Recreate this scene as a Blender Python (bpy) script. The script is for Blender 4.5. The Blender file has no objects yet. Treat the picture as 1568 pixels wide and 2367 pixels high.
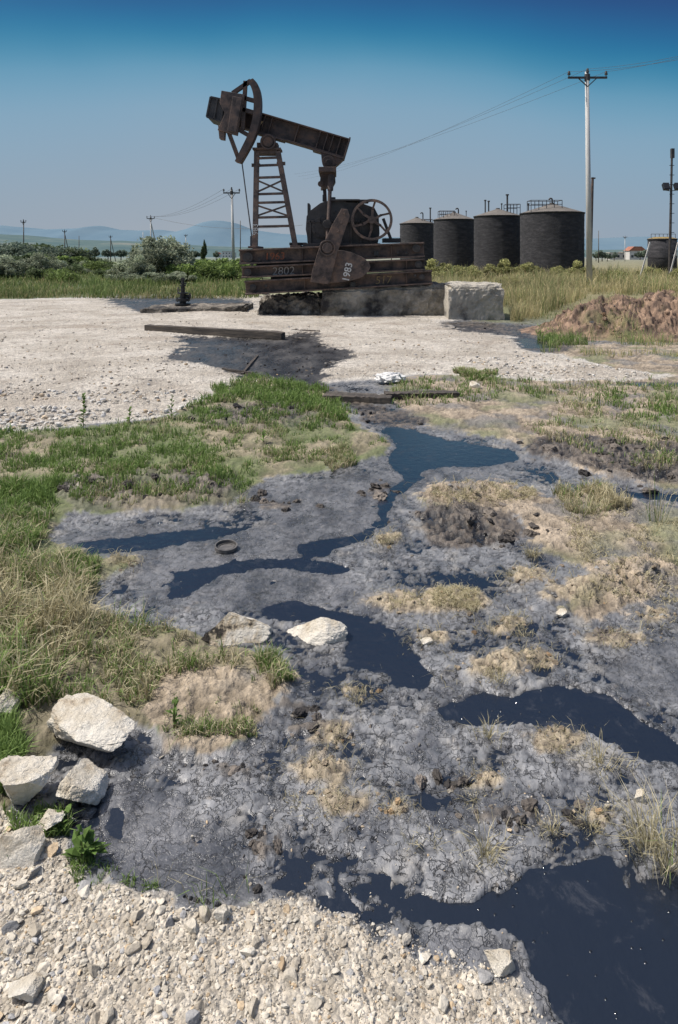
import bpy, bmesh, math, random
import numpy as np
from mathutils import Vector, Matrix, noise as mnoise
random.seed(7); rng=np.random.default_rng(11)
S=bpy.context.scene; COL=S.collection
F=1578.0; CH=1.7; CX=784.0; HY=592.0
# ------------------------------------------------------------------ helpers
def GY(py): return CH*F/(py-HY)
def W(px,py,d): return ((px-CX)*d/F, d, CH-(py-HY)*d/F)
def link(o): COL.objects.link(o); return o
def thing(o,label,cat,group=None):
    o["label"]=label; o["category"]=cat
    if group: o["group"]=group
    return o
def empty(name,loc):
    o=bpy.data.objects.new(name,None); o.location=loc; o.empty_display_size=.3; return link(o)
def fastmesh(name,V,Fa,mat,col=None,smooth=False,msk=None):
    V=np.asarray(V,dtype=np.float32).reshape(-1,3); Fa=np.asarray(Fa,dtype=np.int32); k=Fa.shape[1]; nf=len(Fa)
    m=bpy.data.meshes.new(name); m.vertices.add(len(V)); m.vertices.foreach_set('co',V.ravel())
    m.loops.add(nf*k); m.loops.foreach_set('vertex_index',Fa.ravel())
    m.polygons.add(nf); m.polygons.foreach_set('loop_start',np.arange(nf,dtype=np.int32)*k)
    m.polygons.foreach_set('use_smooth',np.full(nf,smooth))
    m.update(calc_edges=True)
    for nm,c in (('Col',col),('Msk',msk)):
        if c is None: continue
        a=m.color_attributes.new(name=nm,type='FLOAT_COLOR',domain='POINT')
        rgba=np.ones((len(V),4),dtype=np.float32); rgba[:,:3]=c
        a.data.foreach_set('color',rgba.ravel())
    m.materials.append(mat)
    o=bpy.data.objects.new(name,m); return link(o)
def _h(ix,iy,s):
    h=(ix.astype(np.int64)*374761393+iy.astype(np.int64)*668265263+s*1442695041)&0xffffffff
    h=((h^(h>>13))*1274126177)&0xffffffff
    return ((h^(h>>16))&0xffffff)/float(0x1000000)
def gn(x,y,s=0):
    ix=np.floor(x); iy=np.floor(y); fx=x-ix; fy=y-iy
    u=fx*fx*fx*(fx*(fx*6-15)+10); v=fy*fy*fy*(fy*(fy*6-15)+10)
    def g(a,b):
        t=_h(ix+a,iy+b,s)*2*math.pi; return np.cos(t)*(fx-a)+np.sin(t)*(fy-b)
    n0=g(0,0)*(1-u)+g(1,0)*u; n1=g(0,1)*(1-u)+g(1,1)*u
    return (n0*(1-v)+n1*v)*1.5
def fbm(x,y,sc,octv=4,s=0):
    a=1.;t=0;tot=0
    for i in range(octv):
        t=t+a*gn(x*sc+i*17.3,y*sc+i*9.1,s+i); tot+=a; a*=.52; sc*=2.03
    return t/tot*1.4
def wor(x,y,sc,s=0):
    x=x*sc;y=y*sc; ix=np.floor(x); iy=np.floor(y); best=np.full(x.shape,9.)
    for a in(-1,0,1):
        for b in(-1,0,1):
            dx=ix+a+_h(ix+a,iy+b,s)-x; dy=iy+b+_h(ix+a,iy+b,s+91)-y
            best=np.minimum(best,dx*dx+dy*dy)
    return np.sqrt(best)
def sst(a,b,x): t=np.clip((x-a)/(b-a),0,1); return t*t*(3-2*t)
def mix(a,b,t): return a+(b-a)*t
# ------------------------------------------------------------------ materials
def nmat(name,cols,scale=3,rough=.7,bump=.3,bscale=20,metal=0,detail=6,stretch=(1,1,1),bdist=.02,spec=.5,pos=None):
    m=bpy.data.materials.new(name); m.use_nodes=True; nt=m.node_tree; N=nt.nodes; L=nt.links; N.clear()
    o=N.new('ShaderNodeOutputMaterial'); p=N.new('ShaderNodeBsdfPrincipled'); L.new(p.outputs[0],o.inputs[0])
    tc=N.new('ShaderNodeTexCoord'); mp=N.new('ShaderNodeMapping'); mp.inputs['Scale'].default_value=stretch; L.new(tc.outputs['Object'],mp.inputs[0])
    n=N.new('ShaderNodeTexNoise'); n.inputs['Scale'].default_value=scale; n.inputs['Detail'].default_value=detail; n.inputs['Roughness'].default_value=.65
    L.new(mp.outputs[0],n.inputs['Vector'])
    r=N.new('ShaderNodeValToRGB'); k=len(cols)
    while len(r.color_ramp.elements)<k: r.color_ramp.elements.new(.5)
    for i,c in enumerate(cols):
        e=r.color_ramp.elements[i]; e.position=(pos[i] if pos else .3+.4*i/max(1,k-1)); e.color=(*c,1)
    L.new(n.outputs[0],r.inputs[0]); L.new(r.outputs[0],p.inputs['Base Color'])
    p.inputs['Roughness'].default_value=rough; p.inputs['Metallic'].default_value=metal; p.inputs['Specular IOR Level'].default_value=spec
    if bump:
        n2=N.new('ShaderNodeTexNoise'); n2.inputs['Scale'].default_value=bscale; n2.inputs['Detail'].default_value=8; n2.inputs['Roughness'].default_value=.7; L.new(mp.outputs[0],n2.inputs['Vector'])
        b=N.new('ShaderNodeBump'); b.inputs['Strength'].default_value=bump; b.inputs['Distance'].default_value=bdist
        L.new(n2.outputs[0],b.inputs['Height']); L.new(b.outputs[0],p.inputs['Normal'])
    return m
def attrmat(name,rough=.8,trans=0.,nscale=0,bump=0,bs=60):
    m=bpy.data.materials.new(name); m.use_nodes=True; nt=m.node_tree; N=nt.nodes; L=nt.links; N.clear()
    o=N.new('ShaderNodeOutputMaterial'); p=N.new('ShaderNodeBsdfPrincipled')
    a=N.new('ShaderNodeAttribute'); a.attribute_name='Col'; src=a.outputs['Color']
    tc=N.new('ShaderNodeTexCoord')
    if nscale:
        n=N.new('ShaderNodeTexNoise'); n.inputs['Scale'].default_value=nscale; n.inputs['Detail'].default_value=6; L.new(tc.outputs['Object'],n.inputs['Vector'])
        r=N.new('ShaderNodeMapRange'); r.inputs[1].default_value=.3; r.inputs[2].default_value=.7; r.inputs[3].default_value=.7; r.inputs[4].default_value=1.25
        L.new(n.outputs[0],r.inputs[0])
        mx=N.new('ShaderNodeVectorMath'); mx.operation='SCALE'; L.new(src,mx.inputs[0]); L.new(r.outputs[0],mx.inputs['Scale']); src=mx.outputs[0]
    L.new(src,p.inputs['Base Color']); p.inputs['Roughness'].default_value=rough; p.inputs['Specular IOR Level'].default_value=.25
    if bump:
        n2=N.new('ShaderNodeTexNoise'); n2.inputs['Scale'].default_value=bs; n2.inputs['Detail'].default_value=8; L.new(tc.outputs['Object'],n2.inputs['Vector'])
        b=N.new('ShaderNodeBump'); b.inputs['Strength'].default_value=bump; b.inputs['Distance'].default_value=.01
        L.new(n2.outputs[0],b.inputs['Height']); L.new(b.outputs[0],p.inputs['Normal'])
    if trans:
        t=N.new('ShaderNodeBsdfTranslucent'); L.new(src,t.inputs[0]); ms=N.new('ShaderNodeMixShader'); ms.inputs[0].default_value=trans
        L.new(p.outputs[0],ms.inputs[1]); L.new(t.outputs[0],ms.inputs[2]); L.new(ms.outputs[0],o.inputs[0])
    else: L.new(p.outputs[0],o.inputs[0])
    return m
M_rust=nmat('rusted_steel',[(.026,.021,.02),(.082,.058,.05),(.17,.095,.06)],scale=3.2,rough=.75,bump=.5,bscale=26,pos=[.32,.52,.74])
M_rust2=nmat('rusted_steel_light',[(.034,.028,.027),(.105,.078,.067),(.22,.14,.10)],scale=4,rough=.8,bump=.5,bscale=26,pos=[.33,.5,.72])
M_dark=nmat('oily_dark_steel',[(.02,.018,.018),(.07,.06,.055)],scale=4,rough=.55,bump=.4,bscale=25)
M_black=nmat('black_iron',[(.006,.006,.007),(.02,.02,.022)],scale=8,rough=.45,bump=.4,bscale=30)
M_tank=nmat('tarred_tank',[(.012,.013,.016),(.028,.028,.033),(.058,.056,.061)],scale=1.6,rough=.88,bump=.9,bscale=7,stretch=(1,1,3.5),bdist=.08)
M_troof=nmat('dusty_roof_felt',[(.09,.08,.074),(.17,.155,.135)],scale=1.5,rough=.9,bump=.4,bscale=9)
M_conc=nmat('stained_concrete',[(.04,.037,.036),(.20,.185,.155),(.42,.38,.32)],scale=1.5,rough=.92,bump=1.,bscale=12,pos=[.38,.5,.65],bdist=.06)
M_conc2=nmat('grey_concrete',[(.14,.132,.122),(.36,.335,.285),(.50,.46,.39)],scale=1.9,rough=.92,bump=1.,bscale=12,pos=[.32,.44,.64],bdist=.06)
M_pole=nmat('pale_concrete_pole',[(.36,.36,.35),(.55,.54,.52)],scale=2,rough=.8,bump=.3,stretch=(3,3,.5))
M_wood=nmat('oily_timber',[(.018,.016,.016),(.06,.05,.042),(.13,.105,.08)],scale=4,rough=.8,bump=.8,bscale=10,stretch=(.5,6,6))
M_wpole=nmat('weathered_wood_pole',[(.06,.055,.05),(.13,.115,.1)],scale=3,rough=.9,bump=.3)
M_rock=nmat('limestone_rock',[(.30,.21,.12),(.55,.49,.39),(.70,.66,.58)],scale=7,rough=.9,bump=1.,bscale=30,pos=[.3,.42,.57],bdist=.02,detail=10)
M_rockoil=nmat('oil_smeared_rock',[(.03,.025,.02),(.42,.35,.25),(.66,.62,.54)],scale=10,rough=.85,bump=1.,bscale=30,pos=[.42,.47,.57],bdist=.022,detail=10)
M_white=nmat('white_paint',[(.4,.4,.38),(.68,.68,.66)],scale=14,rough=.8,bump=0)
M_grey=nmat('faded_grey_paint',[(.25,.23,.22),(.40,.38,.36)],scale=12,rough=.8,bump=0)
M_orange=nmat('orange_paint',[(.18,.07,.04),(.42,.14,.07)],scale=12,rough=.8,bump=0)
M_yellow=nmat('ochre_paint',[(.18,.13,.07),(.38,.28,.14)],scale=12,rough=.8,bump=0)
M_bag=nmat('white_plastic',[(.5,.5,.5),(.7,.69,.66)],scale=9,rough=.5,bump=.5,bscale=18)
M_wall=nmat('pale_plaster',[(.45,.44,.42),(.6,.58,.55)],scale=.6,rough=.9,bump=0)
M_roof=nmat('terracotta_roof',[(.25,.1,.07),(.36,.16,.1)],scale=.8,rough=.9,bump=0)
M_win=nmat('window_glass',[(.03,.04,.05),(.05,.06,.07)],scale=1,rough=.2,bump=0)
M_wire=nmat('wire_metal',[(.05,.05,.055),(.08,.08,.085)],scale=1,rough=.6,bump=0)
M_hillfar=nmat('haze_tinted_far_hill',[(.115,.18,.235),(.14,.205,.255)],scale=.006,rough=1,bump=0,spec=0)  # bluish aerial haze is mixed into the hill colour itself
M_hillnear=nmat('haze_tinted_near_hill',[(.075,.12,.13),(.105,.15,.15),(.22,.22,.20)],scale=.012,rough=1,bump=0,spec=0,pos=[.35,.55,.72])  # haze tint painted into the base colour, with tan patches
M_bark=nmat('bark',[(.05,.04,.03),(.11,.09,.07)],scale=6,rough=.9,bump=.5)
M_leaf=attrmat('foliage',.75,.3)
M_grass=attrmat('grass_blades',.7,.35)
M_stone=attrmat('gravel_stones',.9,0,nscale=30,bump=.5,bs=120)
M_clod=attrmat('mud_clods',.7,0,nscale=25,bump=1.,bs=60)
# ------------------------------------------------------------------ mesh builder
class MB:
    def __init__(s): s.v=[]; s.f=[]
    def add(s,v,f):
        b=len(s.v); s.v+= [tuple(p) for p in v]; s.f+=[tuple(i+b for i in q) for q in f]
    def box(s,c,size,R=None):
        v=[]
        for x in(-.5,.5):
            for y in(-.5,.5):
                for z in(-.5,.5):
                    p=Vector((x*size[0],y*size[1],z*size[2])); 
                    if R is not None: p=R@p
                    v.append(Vector(c)+p)
        s.add(v,[(0,1,3,2),(4,6,7,5),(0,4,5,1),(2,3,7,6),(0,2,6,4),(1,5,7,3)])
    def bar(s,a,b,w,t):
        a=Vector(a);b=Vector(b);d=(b-a);l=d.length;d.normalize()
        up=Vector((0,1,0)) if abs(d.y)<.9 else Vector((1,0,0))
        n=d.cross(up).normalized(); u=n.cross(d).normalized()
        R=Matrix((d,u,n)).transposed(); s.box((a+b)/2,(l,w,t),R)
    def ibeam(s,a,b,h,w,tf=.03,tw=.03):
        a=Vector(a);b=Vector(b);d=(b-a).normalized(); n=d.cross(Vector((0,1,0))).normalized()
        if n.z<0:n=-n
        for k in(1,-1):
            o=n*(h/2-tf/2)*k; s.bar(a+o,b+o,w,tf)
        s.bar(a,b,tw,h-2*tf)
    def cyl(s,a,b,r0,r1=None,n=16,caps=True):
        r1=r0 if r1 is None else r1; a=Vector(a);b=Vector(b);d=(b-a).normalized()
        u=d.orthogonal().normalized(); w=d.cross(u); v=[]
        for c,r in((a,r0),(b,r1)):
            for i in range(n):
                t=2*math.pi*i/n; v.append(c+(u*math.cos(t)+w*math.sin(t))*r)
        f=[(i,(i+1)%n,n+(i+1)%n,n+i) for i in range(n)]
        if caps: f+=[tuple(range(n))[::-1],tuple(range(n,2*n))]
        s.add(v,f)
    def prism(s,pts,y0,y1):
        n=len(pts); v=[(p[0],y0,p[1]) for p in pts]+[(p[0],y1,p[1]) for p in pts]
        s.add(v,[(i,(i+1)%n,n+(i+1)%n,n+i) for i in range(n)]+[tuple(range(n))[::-1],tuple(range(n,2*n))])
    def torus(s,c,axis,R,wr,wa,n=40):
        ax=Vector(axis).normalized(); u=ax.orthogonal().normalized(); w=ax.cross(u); v=[];f=[]
        for i in range(n):
            t=2*math.pi*i/n; r=u*math.cos(t)+w*math.sin(t)
            for (a,b) in((-1,-1),(1,-1),(1,1),(-1,1)): v.append(Vector(c)+r*(R+a*wr/2)+ax*b*wa/2)
        for i in range(n):
            j=(i+1)%n
            for k in range(4): f.append((i*4+k,i*4+(k+1)%4,j*4+(k+1)%4,j*4+k))
        s.add(v,f)
    def obj(s,name,mat,parent=None,bevel=0,smooth=False,label=None):
        o0=Vector(parent_origin(parent)) if parent else Vector((0,0,0))
        m=bpy.data.meshes.new(name); m.from_pydata([Vector(p)-o0 for p in s.v],[],s.f)
        bm=bmesh.new(); bm.from_mesh(m); bmesh.ops.recalc_face_normals(bm,faces=bm.faces); bm.to_mesh(m); bm.free()
        m.materials.append(mat); o=link(bpy.data.objects.new(name,m))
        if smooth:
            for p in m.polygons: p.use_smooth=len(p.vertices)==4
        if parent: o.parent=parent
        if bevel:
            b=o.modifiers.new('b','BEVEL'); b.width=bevel; b.segments=2; b.limit_method='ANGLE'
        if label: o["label"]=label
        return o
def parent_origin(p):
    v=Vector(p.location)
    while p.parent: p=p.parent; v=v+p.location
    return v
def centered(mb,name,mat,loc,**k):
    o=mb.obj(name,mat,**k); o.data.transform(Matrix.Translation(-Vector(loc))); o.location=loc; return o
def text(name,body,size,loc,rotz,mat,parent,slant=0.0,rotx=90,bold=.006):
    c=bpy.data.curves.new(name,'FONT'); c.body=body; c.size=size; c.align_x='CENTER'; c.align_y='CENTER'; c.extrude=.004; c.offset=bold; c.shear=slant
    t=bpy.data.objects.new('tmp',c); COL.objects.link(t)
    dg=bpy.context.evaluated_depsgraph_get(); me=bpy.data.meshes.new_from_object(t.evaluated_get(dg))
    bpy.data.objects.remove(t); me.name=name; me.materials.clear(); me.materials.append(mat)
    R=Matrix.Rotation(math.radians(rotx),4,'X')@Matrix.Rotation(rotz,4,'Z')
    o0=parent_origin(parent)
    me.transform(Matrix.Translation(Vector(loc)-o0)@R)
    o=link(bpy.data.objects.new(name,me)); o.parent=parent; return o
# ------------------------------------------------------------------ ground masks (measured layout)
GX0,GX1,GYA,GYB=-800,2400,600,2700
gx=np.arange(GX0,GX1,4.); gy=np.arange(GYA,GYB,2.); PX,PY=np.meshgrid(gx,gy)
def inpoly(p,px,py):
    ins=np.zeros(px.shape,bool); n=len(p); j=n-1
    for i in range(n):
        xi,yi=p[i];xj,yj=p[j]
        if yi!=yj: ins^=((yi>py)!=(yj>py))&(px<(xj-xi)*(py-yi)/(yj-yi)+xi)
        j=i
    return ins
def blur(a,kx,ky):
    a=a.astype(np.float32)
    for _ in range(2):
        for ax,k in((1,kx),(0,ky)):
            b=np.zeros_like(a)
            for i in range(-k,k+1): b+=np.roll(a,i,ax)
            a=b/(2*k+1)
    return a
def layer(ps,kx=2,ky=2):
    m=np.zeros(PX.shape,bool)
    for p in ps: m|=inpoly(p,PX,PY)
    return blur(m,kx,ky)
L_oil=layer([
 [(1160,2070),(1220,2025),(1330,2015),(1400,1985),(1440,2060),(1500,2085),(1568,2075),(1900,2100),(1900,2690),(1400,2690),(1340,2400),(1290,2310),(1230,2230),(1205,2160)],
 [(600,2045),(650,2025),(715,2062),(640,2065)],[(720,2072),(800,2070),(850,2095),(760,2105)],[(850,2020),(900,2030),(960,2068),(1060,2075),(1180,2075),(1225,2170),(1110,2125),(960,2105),(880,2060)],
 [(1010,1640),(1100,1600),(1180,1612),(1260,1585),(1400,1595),(1450,1640),(1490,1690),(1568,1740),(1800,1800),(1800,1860),(1568,1790),(1500,1760),(1440,1735),(1380,1698),(1250,1685),(1180,1668),(1080,1675)],
 [(600,1400),(660,1395),(780,1418),(860,1430),(900,1450),(920,1490),(970,1540),(1005,1590),(940,1588),(880,1560),(820,1530),(808,1480),(780,1448),(640,1440),(605,1425)],
 [(880,985),(960,990),(1000,1008),(1080,1028),(1180,1038),(1200,1058),(1130,1075),(1040,1080),(980,1100),(935,1145),(890,1185),(872,1225),(850,1215),(880,1160),(925,1105),(905,1070),(920,1030)],
 [(180,1252),(330,1242),(500,1218),(600,1220),(450,1252),(330,1276),(200,1282)],
 [(400,1315),(560,1299),(700,1289),(830,1310),(800,1326),(640,1315),(520,1324),(430,1382),(395,1380)],
 [(680,1260),(800,1240),(850,1215),(840,1250),(760,1284),(690,1288)],
 [(1150,783),(1230,783),(1300,797),(1310,808),(1230,808)],
 [(1380,873),(1500,880),(1700,885),(1700,900),(1420,893)],
 [(240,1880),(290,1885),(295,1960),(245,1950)],
 [(1180,1440),(1250,1445),(1240,1478),(1180,1470)],[(1210,1560),(1245,1510),(1290,1505),(1255,1570)],
 [(1380,1132),(1480,1140),(1700,1145),(1700,1162),(1420,1150)]],2,2)
L_film=layer([[(560,1130),(700,1120),(880,1085),(900,1060),(1180,1060),(1160,1110),(1000,1130),(920,1180),(860,1240),(740,1300),(820,1340),(850,1390),(700,1410),(560,1405),(420,1400),(300,1350),(330,1300),(180,1300),(150,1230),(460,1215),(560,1240),(640,1180),(560,1160)],
 [(260,1800),(340,1810),(420,1890),(520,1940),(590,1990),(610,2080),(480,2100),(340,2060),(230,2020),(220,1900)],
 [(1400,1540),(1568,1470),(1700,1500),(1700,1620),(1500,1620)],[(1050,2130),(1200,2180),(1260,2300),(1300,2367),(1240,2330),(1150,2240),(1000,2170)]],5,4)
L_black=layer([[(355,832),(430,815),(420,795),(400,778),(640,780),(740,768),(735,795),(800,815),(830,825),(770,845),(745,880),(760,900),(830,925),(900,950),(1000,975),(960,990),(880,985),(830,960),(780,920),(600,880),(555,880),(520,858),(480,845)],
 [(1000,745),(1100,745),(1300,760),(1330,800),(1310,820),(1230,810),(1180,778),(1060,765)],
 [(420,958),(560,938),(720,938),(790,990),(640,1000),(480,990)],
 [(150,1120),(300,1095),(520,1100),(590,1125),(550,1165),(400,1180),(200,1185),(140,1160)],
 [(940,1190),(1080,1170),(1220,1230),(1150,1270),(1000,1265)],
 [(1190,1040),(1300,1005),(1440,1030),(1700,1040),(1700,1130),(1450,1115),(1330,1075)],
 [(220,690),(400,684),(560,690),(600,712),(330,726)]],4,3)
L_pad=layer([[(-790,700),(0,694),(200,689),(360,682),(560,672),(1040,672),(1150,735),(1000,745),(1180,775),(1230,812),(1300,825),(1440,860),(1568,872),(1440,885),(1250,885),(1100,872),(960,872),(860,880),(760,888),(540,888),(440,942),(400,962),(180,990),(0,1002),(-790,1060)]],3,1)
L_green=layer([[(-790,1010),(0,1005),(180,995),(400,965),(520,900),(600,876),(700,890),(790,930),(820,980),(900,1020),(890,1060),(800,1080),(600,1110),(560,1160),(400,1185),(160,1190),(120,1250),(240,1300),(320,1310),(220,1350),(180,1400),(330,1460),(460,1480),(590,1520),(690,1570),(640,1650),(540,1740),(440,1745),(330,1665),(200,1640),(0,1900),(-790,1900)]],4,4)
L_brown=layer([[(900,880),(1040,868),(1300,885),(1440,865),(1250,815),(1320,800),(1700,790),(2390,790),(2390,1180),(1568,1135),(1400,1110),(1210,1030),(1180,1020),(1000,990),(920,950)],
 [(1000,1130),(1150,1115),(1240,1150),(1400,1145),(1568,1180),(2390,1200),(2390,1440),(1568,1380),(1380,1430),(1290,1410),(1380,1330),(1280,1290),(1200,1210),(1100,1200),(990,1180)],
 [(340,1570),(690,1560),(640,1660),(520,1750),(400,1740)]],5,4)
L_grav=layer([[(-790,1890),(0,1890),(130,1950),(190,2050),(350,2080),(500,2110),(700,2090),(830,2120),(960,2180),(1100,2230),(1190,2270),(1230,2330),(1300,2400),(1350,2690),(-790,2690)]],5,6)
def samp(Lr,px,py):
    fx=np.clip((px-GX0)/4,0,len(gx)-1.001); fy=np.clip((py-GYA)/2,0,len(gy)-1.001)
    ix=fx.astype(int);iy=fy.astype(int);u=fx-ix;v=fy-iy
    return (Lr[iy,ix]*(1-u)+Lr[iy,ix+1]*u)*(1-v)+(Lr[iy+1,ix]*(1-u)+Lr[iy+1,ix+1]*u)*v
BR=[(1090,1150,100,22,.045),(960,1395,100,22,.025),(1060,1390,60,25,.03),(1140,1550,60,28,.035),(1245,1525,38,20,.035),(770,1715,42,20,.025),(740,1790,60,28,.03),(1115,1810,45,22,.024),(1290,1715,50,22,.02),(990,1480,40,16,.025),(1350,1370,100,28,.04),(1500,1340,90,30,.045),(1200,1335,40,12,.03),(790,1860,55,25,.02),(915,1870,30,18,.02),(1520,1430,45,18,.03),(890,1252,30,10,.03),(820,1600,35,12,.015),(280,1308,35,10,.02),(1430,1480,60,14,.02),(1160,1460,50,12,.02),(1040,850,260,14,.04),(1180,1440,30,9,.015),(1380,1890,45,18,.02)]
BK=[(1060,1215,120,26,.022),(1150,1250,70,14,.015),(1380,1050,150,22,.02),(1490,1100,90,18,.02),(300,1140,80,20,.022),(190,1130,50,16,.018),(480,1130,70,18,.018),(600,965,110,14,.01),(605,1960,35,35,.02),(700,1650,50,12,.01),(640,1170,40,8,.01),(1400,1470,60,10,.012),(860,1140,30,14,.01),(1030,1810,50,10,.01),(530,1780,50,14,.01),(1180,1890,120,20,.008),(740,1690,50,12,.01)]
def terrain(x,y,full=False):
    yy=np.maximum(y,1.0); a=.02+.011*yy
    n1=fbm(x,y,2.2,4,3); n2=fbm(x,y,2.2,4,40); n3=fbm(x,y,11,3,60)
    xw=x+a*n1*1.3+.022*n3; yw=np.maximum(yy+a*n2*1.0+.022*n3,.95)
    px=CX+xw*F/yw; py=HY+CH*F/yw
    oil=samp(L_oil,px,py); blk=samp(L_black,px,py); pad=samp(L_pad,px,py); grn=samp(L_green,px,py); brn=samp(L_brown,px,py); grv=samp(L_grav,px,py); flm=samp(L_film,px,py)
    br=np.zeros_like(x); bk=np.zeros_like(x); hb=np.zeros_like(x)
    for lst,tgt in((BR,br),(BK,bk)):
        for cx,cy,rx,ry,h in lst:
            g=np.exp(-((px-cx)/rx)**2-((py-cy)/ry)**2); tgt+=g; hb+=g*h
    far=sst(26,32,y); fbig=fbm(x,y,.8,3,5); fmid=fbm(x,y,3.5,4,7); ffin=fbm(x,y,16,3,9); wv=wor(x,y,14,3); fvf=fbm(x,y,42,2,19)
    rid=1-np.clip(np.abs(fbm(x+.05*n3,y+.05*n2,5.5,4,301))*9,0,1); rid2=1-np.clip(np.abs(fbm(x+.02*n3,y,15,3,311))*8,0,1)
    lump=np.clip(.75-wv,0,1)
    soft=np.clip(1-grv-grn-pad-brn-blk,0,1)
    flt=1-.85*flm
    plate=sst(-.3,.2,fmid+.35*ffin)
    z=.0035+.003*fbig+.005*plate*flt+.004*fmid*flt+(.0045*ffin+.002*fvf)*flt-.006*np.maximum(rid,.5*rid2)*flt+.005*np.clip(fbm(x,y,1.7,3,33)*2,0,1)*lump*flt
    cl=np.clip(br+bk,0,1.2)
    z=z+hb*(.55+.2*lump+.7*ffin+.6*fmid+.4*fvf)
    land=np.clip(grn+brn,0,1)
    z=z+land*(.022+.016*fmid+.007*lump+.007*ffin+.003*fvf)
    z=z+blk*(.008+.012*fmid+.010*ffin+.004*fvf)*(1-.7*pad)
    oe=np.clip(oil*1.8-.6+(.7*ffin+.6*fmid+.4*fvf)*(1.15-oil*.6),0,1)
    z=mix(z,-.010,oe*(1-np.clip(cl,0,1)*.6))
    pz=.04+.014*fbig+.005*fmid+.025*np.exp(-((px-1050)/200)**2-((py-850)/14)**2)+.06*np.exp(-((px-470)/90)**2-((py-722)/10)**2)+.010*ffin
    ps=pad*(1-.7*sst(6,12,y)*blk)*(1-blk*.3*(1-sst(6,12,y))); z=mix(z,pz-.03*blk,ps)
    z=mix(z,.014+.008*fmid+.006*ffin,grv)
    z=mix(z,.05+.02*fbig,far)
    if not full: return z
    g=lambda c:np.array(c)[None,:]
    def mx3(A,B,t): return A+(B-A)*np.clip(t,0,1)[:,None]
    col=mx3(g((.115,.12,.13)),g((.25,.252,.258)),.5+fmid*.8+.35*ffin+.6*fbig)
    dry=sst(.15,.55,fbm(x,y,5,4,21)+ 7*(z-.014)); col=mx3(col,g((.32,.30,.265)),dry*.5)
    crk=np.maximum(rid**1.5,.7*rid2**2); col=mx3(col,g((.03,.031,.036)),crk*.85*soft)
    wet=1-sst(-.001,.004,z); wetp=sst(.15,.45,fbm(x,y,4,3,31)+.4*fbig)*(1-dry)
    film=flm*(1-oe)
    fn=fbm(x*1.0,y*.55,6,6,201); fc0=mx3(g((.07,.073,.081)),g((.17,.172,.182)),.5+fn*1.2+.3*fvf+.3*ffin)
    fc0=mx3(fc0,g((.03,.031,.036)),.7*np.maximum(rid**3,rid2**4*.7))
    col=mx3(col,fc0,film)
    col=mx3(col,g((.020,.022,.027)),wet*.92*(1-.55*film)); col=mx3(col,g((.055,.058,.067)),wetp*.6)
    rough=.40-.16*wetp-.22*wet+.10*ffin-.04*film+.25*dry+.05*fvf
    bs=sst(.2,.6,br*(1+.9*ffin+.8*fmid)); bc=mx3(g((.14,.115,.085)),g((.40,.335,.24)),.45+ffin+.3*lump+.6*fvf)
    col=mx3(col,bc,bs); rough=mix(rough,.9,bs)
    ks=sst(.3,.7,bk*(1+1.3*ffin+1.3*fmid)); kc=mx3(g((.022,.02,.02)),g((.15,.125,.10)),.3+ffin*1.2+.8*fmid+.6*fvf)
    col=mx3(col,kc,ks*.8); rough=mix(rough,.7,ks)
    gs=sst(.3,.6,grn+ffin*.3+fvf*.1)*(1-ks); gc=mx3(g((.11,.10,.06)),g((.28,.24,.165)),.45+fmid*.9+ffin*.6+.3*fvf)
    gc=mx3(gc,g((.08,.125,.035)),sst(-.25,.2,fbm(x,y,1.6,3,14))*.6)
    col=mx3(col,gc,gs); rough=mix(rough,.92,gs)
    os=sst(.3,.6,brn+ffin*.5)*(1-ks)*(1-wet*.5); oc=mx3(g((.15,.12,.085)),g((.38,.31,.23)),.5+fmid*.9+ffin*.9+.3*fvf)
    oc=mx3(oc,g((.12,.15,.06)),sst(.0,.45,fbm(x,y,1.1,3,88))*.65); oc=mx3(oc,g((.13,.13,.132)),sst(.0,.4,fbm(x,y,2.1,4,89))*.7)
    col=mx3(col,oc,os*.95); rough=mix(rough,.92,os)
    p2=sst(.3,.65,pad+ffin*.15+fmid*.12); 
    pc=mx3(g((.36,.32,.265)),g((.52,.48,.42)),.5+fbm(x,y,.9,5,51)*1.1)
    pc=mx3(pc,g((.29,.24,.185)),sst(.15,.65,fbm(x*.5,y,.8,6,52))*.65)
    pc=mx3(pc,g((.20,.17,.14)),sst(.3,.6,fbm(x*.6,y,3,4,53))*.5)
    pc=mx3(pc,g((.20,.17,.145)),sst(.15,.55,fbm(x,y,9,3,54))*.55)
    pc=mx3(pc,g((.60,.58,.54)),sst(.5,.1,np.abs(pad-.6))*.5)
    col=mx3(col,pc,p2); rough=mix(rough,.95,p2)
    stk=fbm(x*.9,y*.45,3.2,5,411)
    b2=sst(.3,.62,blk*(1+.3*n1)+ffin*.3+fmid*.35+stk*.25)*(1-gs*.5); b3=mx3(g((.008,.008,.009)),g((.045,.043,.042)),.35+stk*1.1+ffin*.5)
    onpad=sst(.3,.6,pad); b3=mx3(mx3(b3,g((.14,.115,.09)),(.35+ffin+.9*fmid)*1.1),b3,onpad)
    col=mx3(col,b3,b2*.96); rough=mix(rough,.38+.3*stk,b2)
    v2=sst(.3,.75,grv+ffin*.3+fmid*.3+.2*fvf); vc=mx3(g((.38,.335,.27)),g((.54,.49,.41)),.5+ffin*1.1)
    col=mx3(col,vc,v2); rough=mix(rough,.95,v2)
    fc=mx3(g((.07,.10,.035)),g((.19,.20,.085)),.5+fbm(x,y,.12,4,61)*1.1)
    rightside=sst(3,8,x)*sst(15,20,y); fc=mx3(fc,g((.26,.22,.12)),rightside*.7)
    fieldm=np.maximum(sst(.5,.2,pad+brn+blk)*sst(15,20,y),far); col=mx3(col,fc,fieldm); rough=mix(rough,.95,fieldm)
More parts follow.
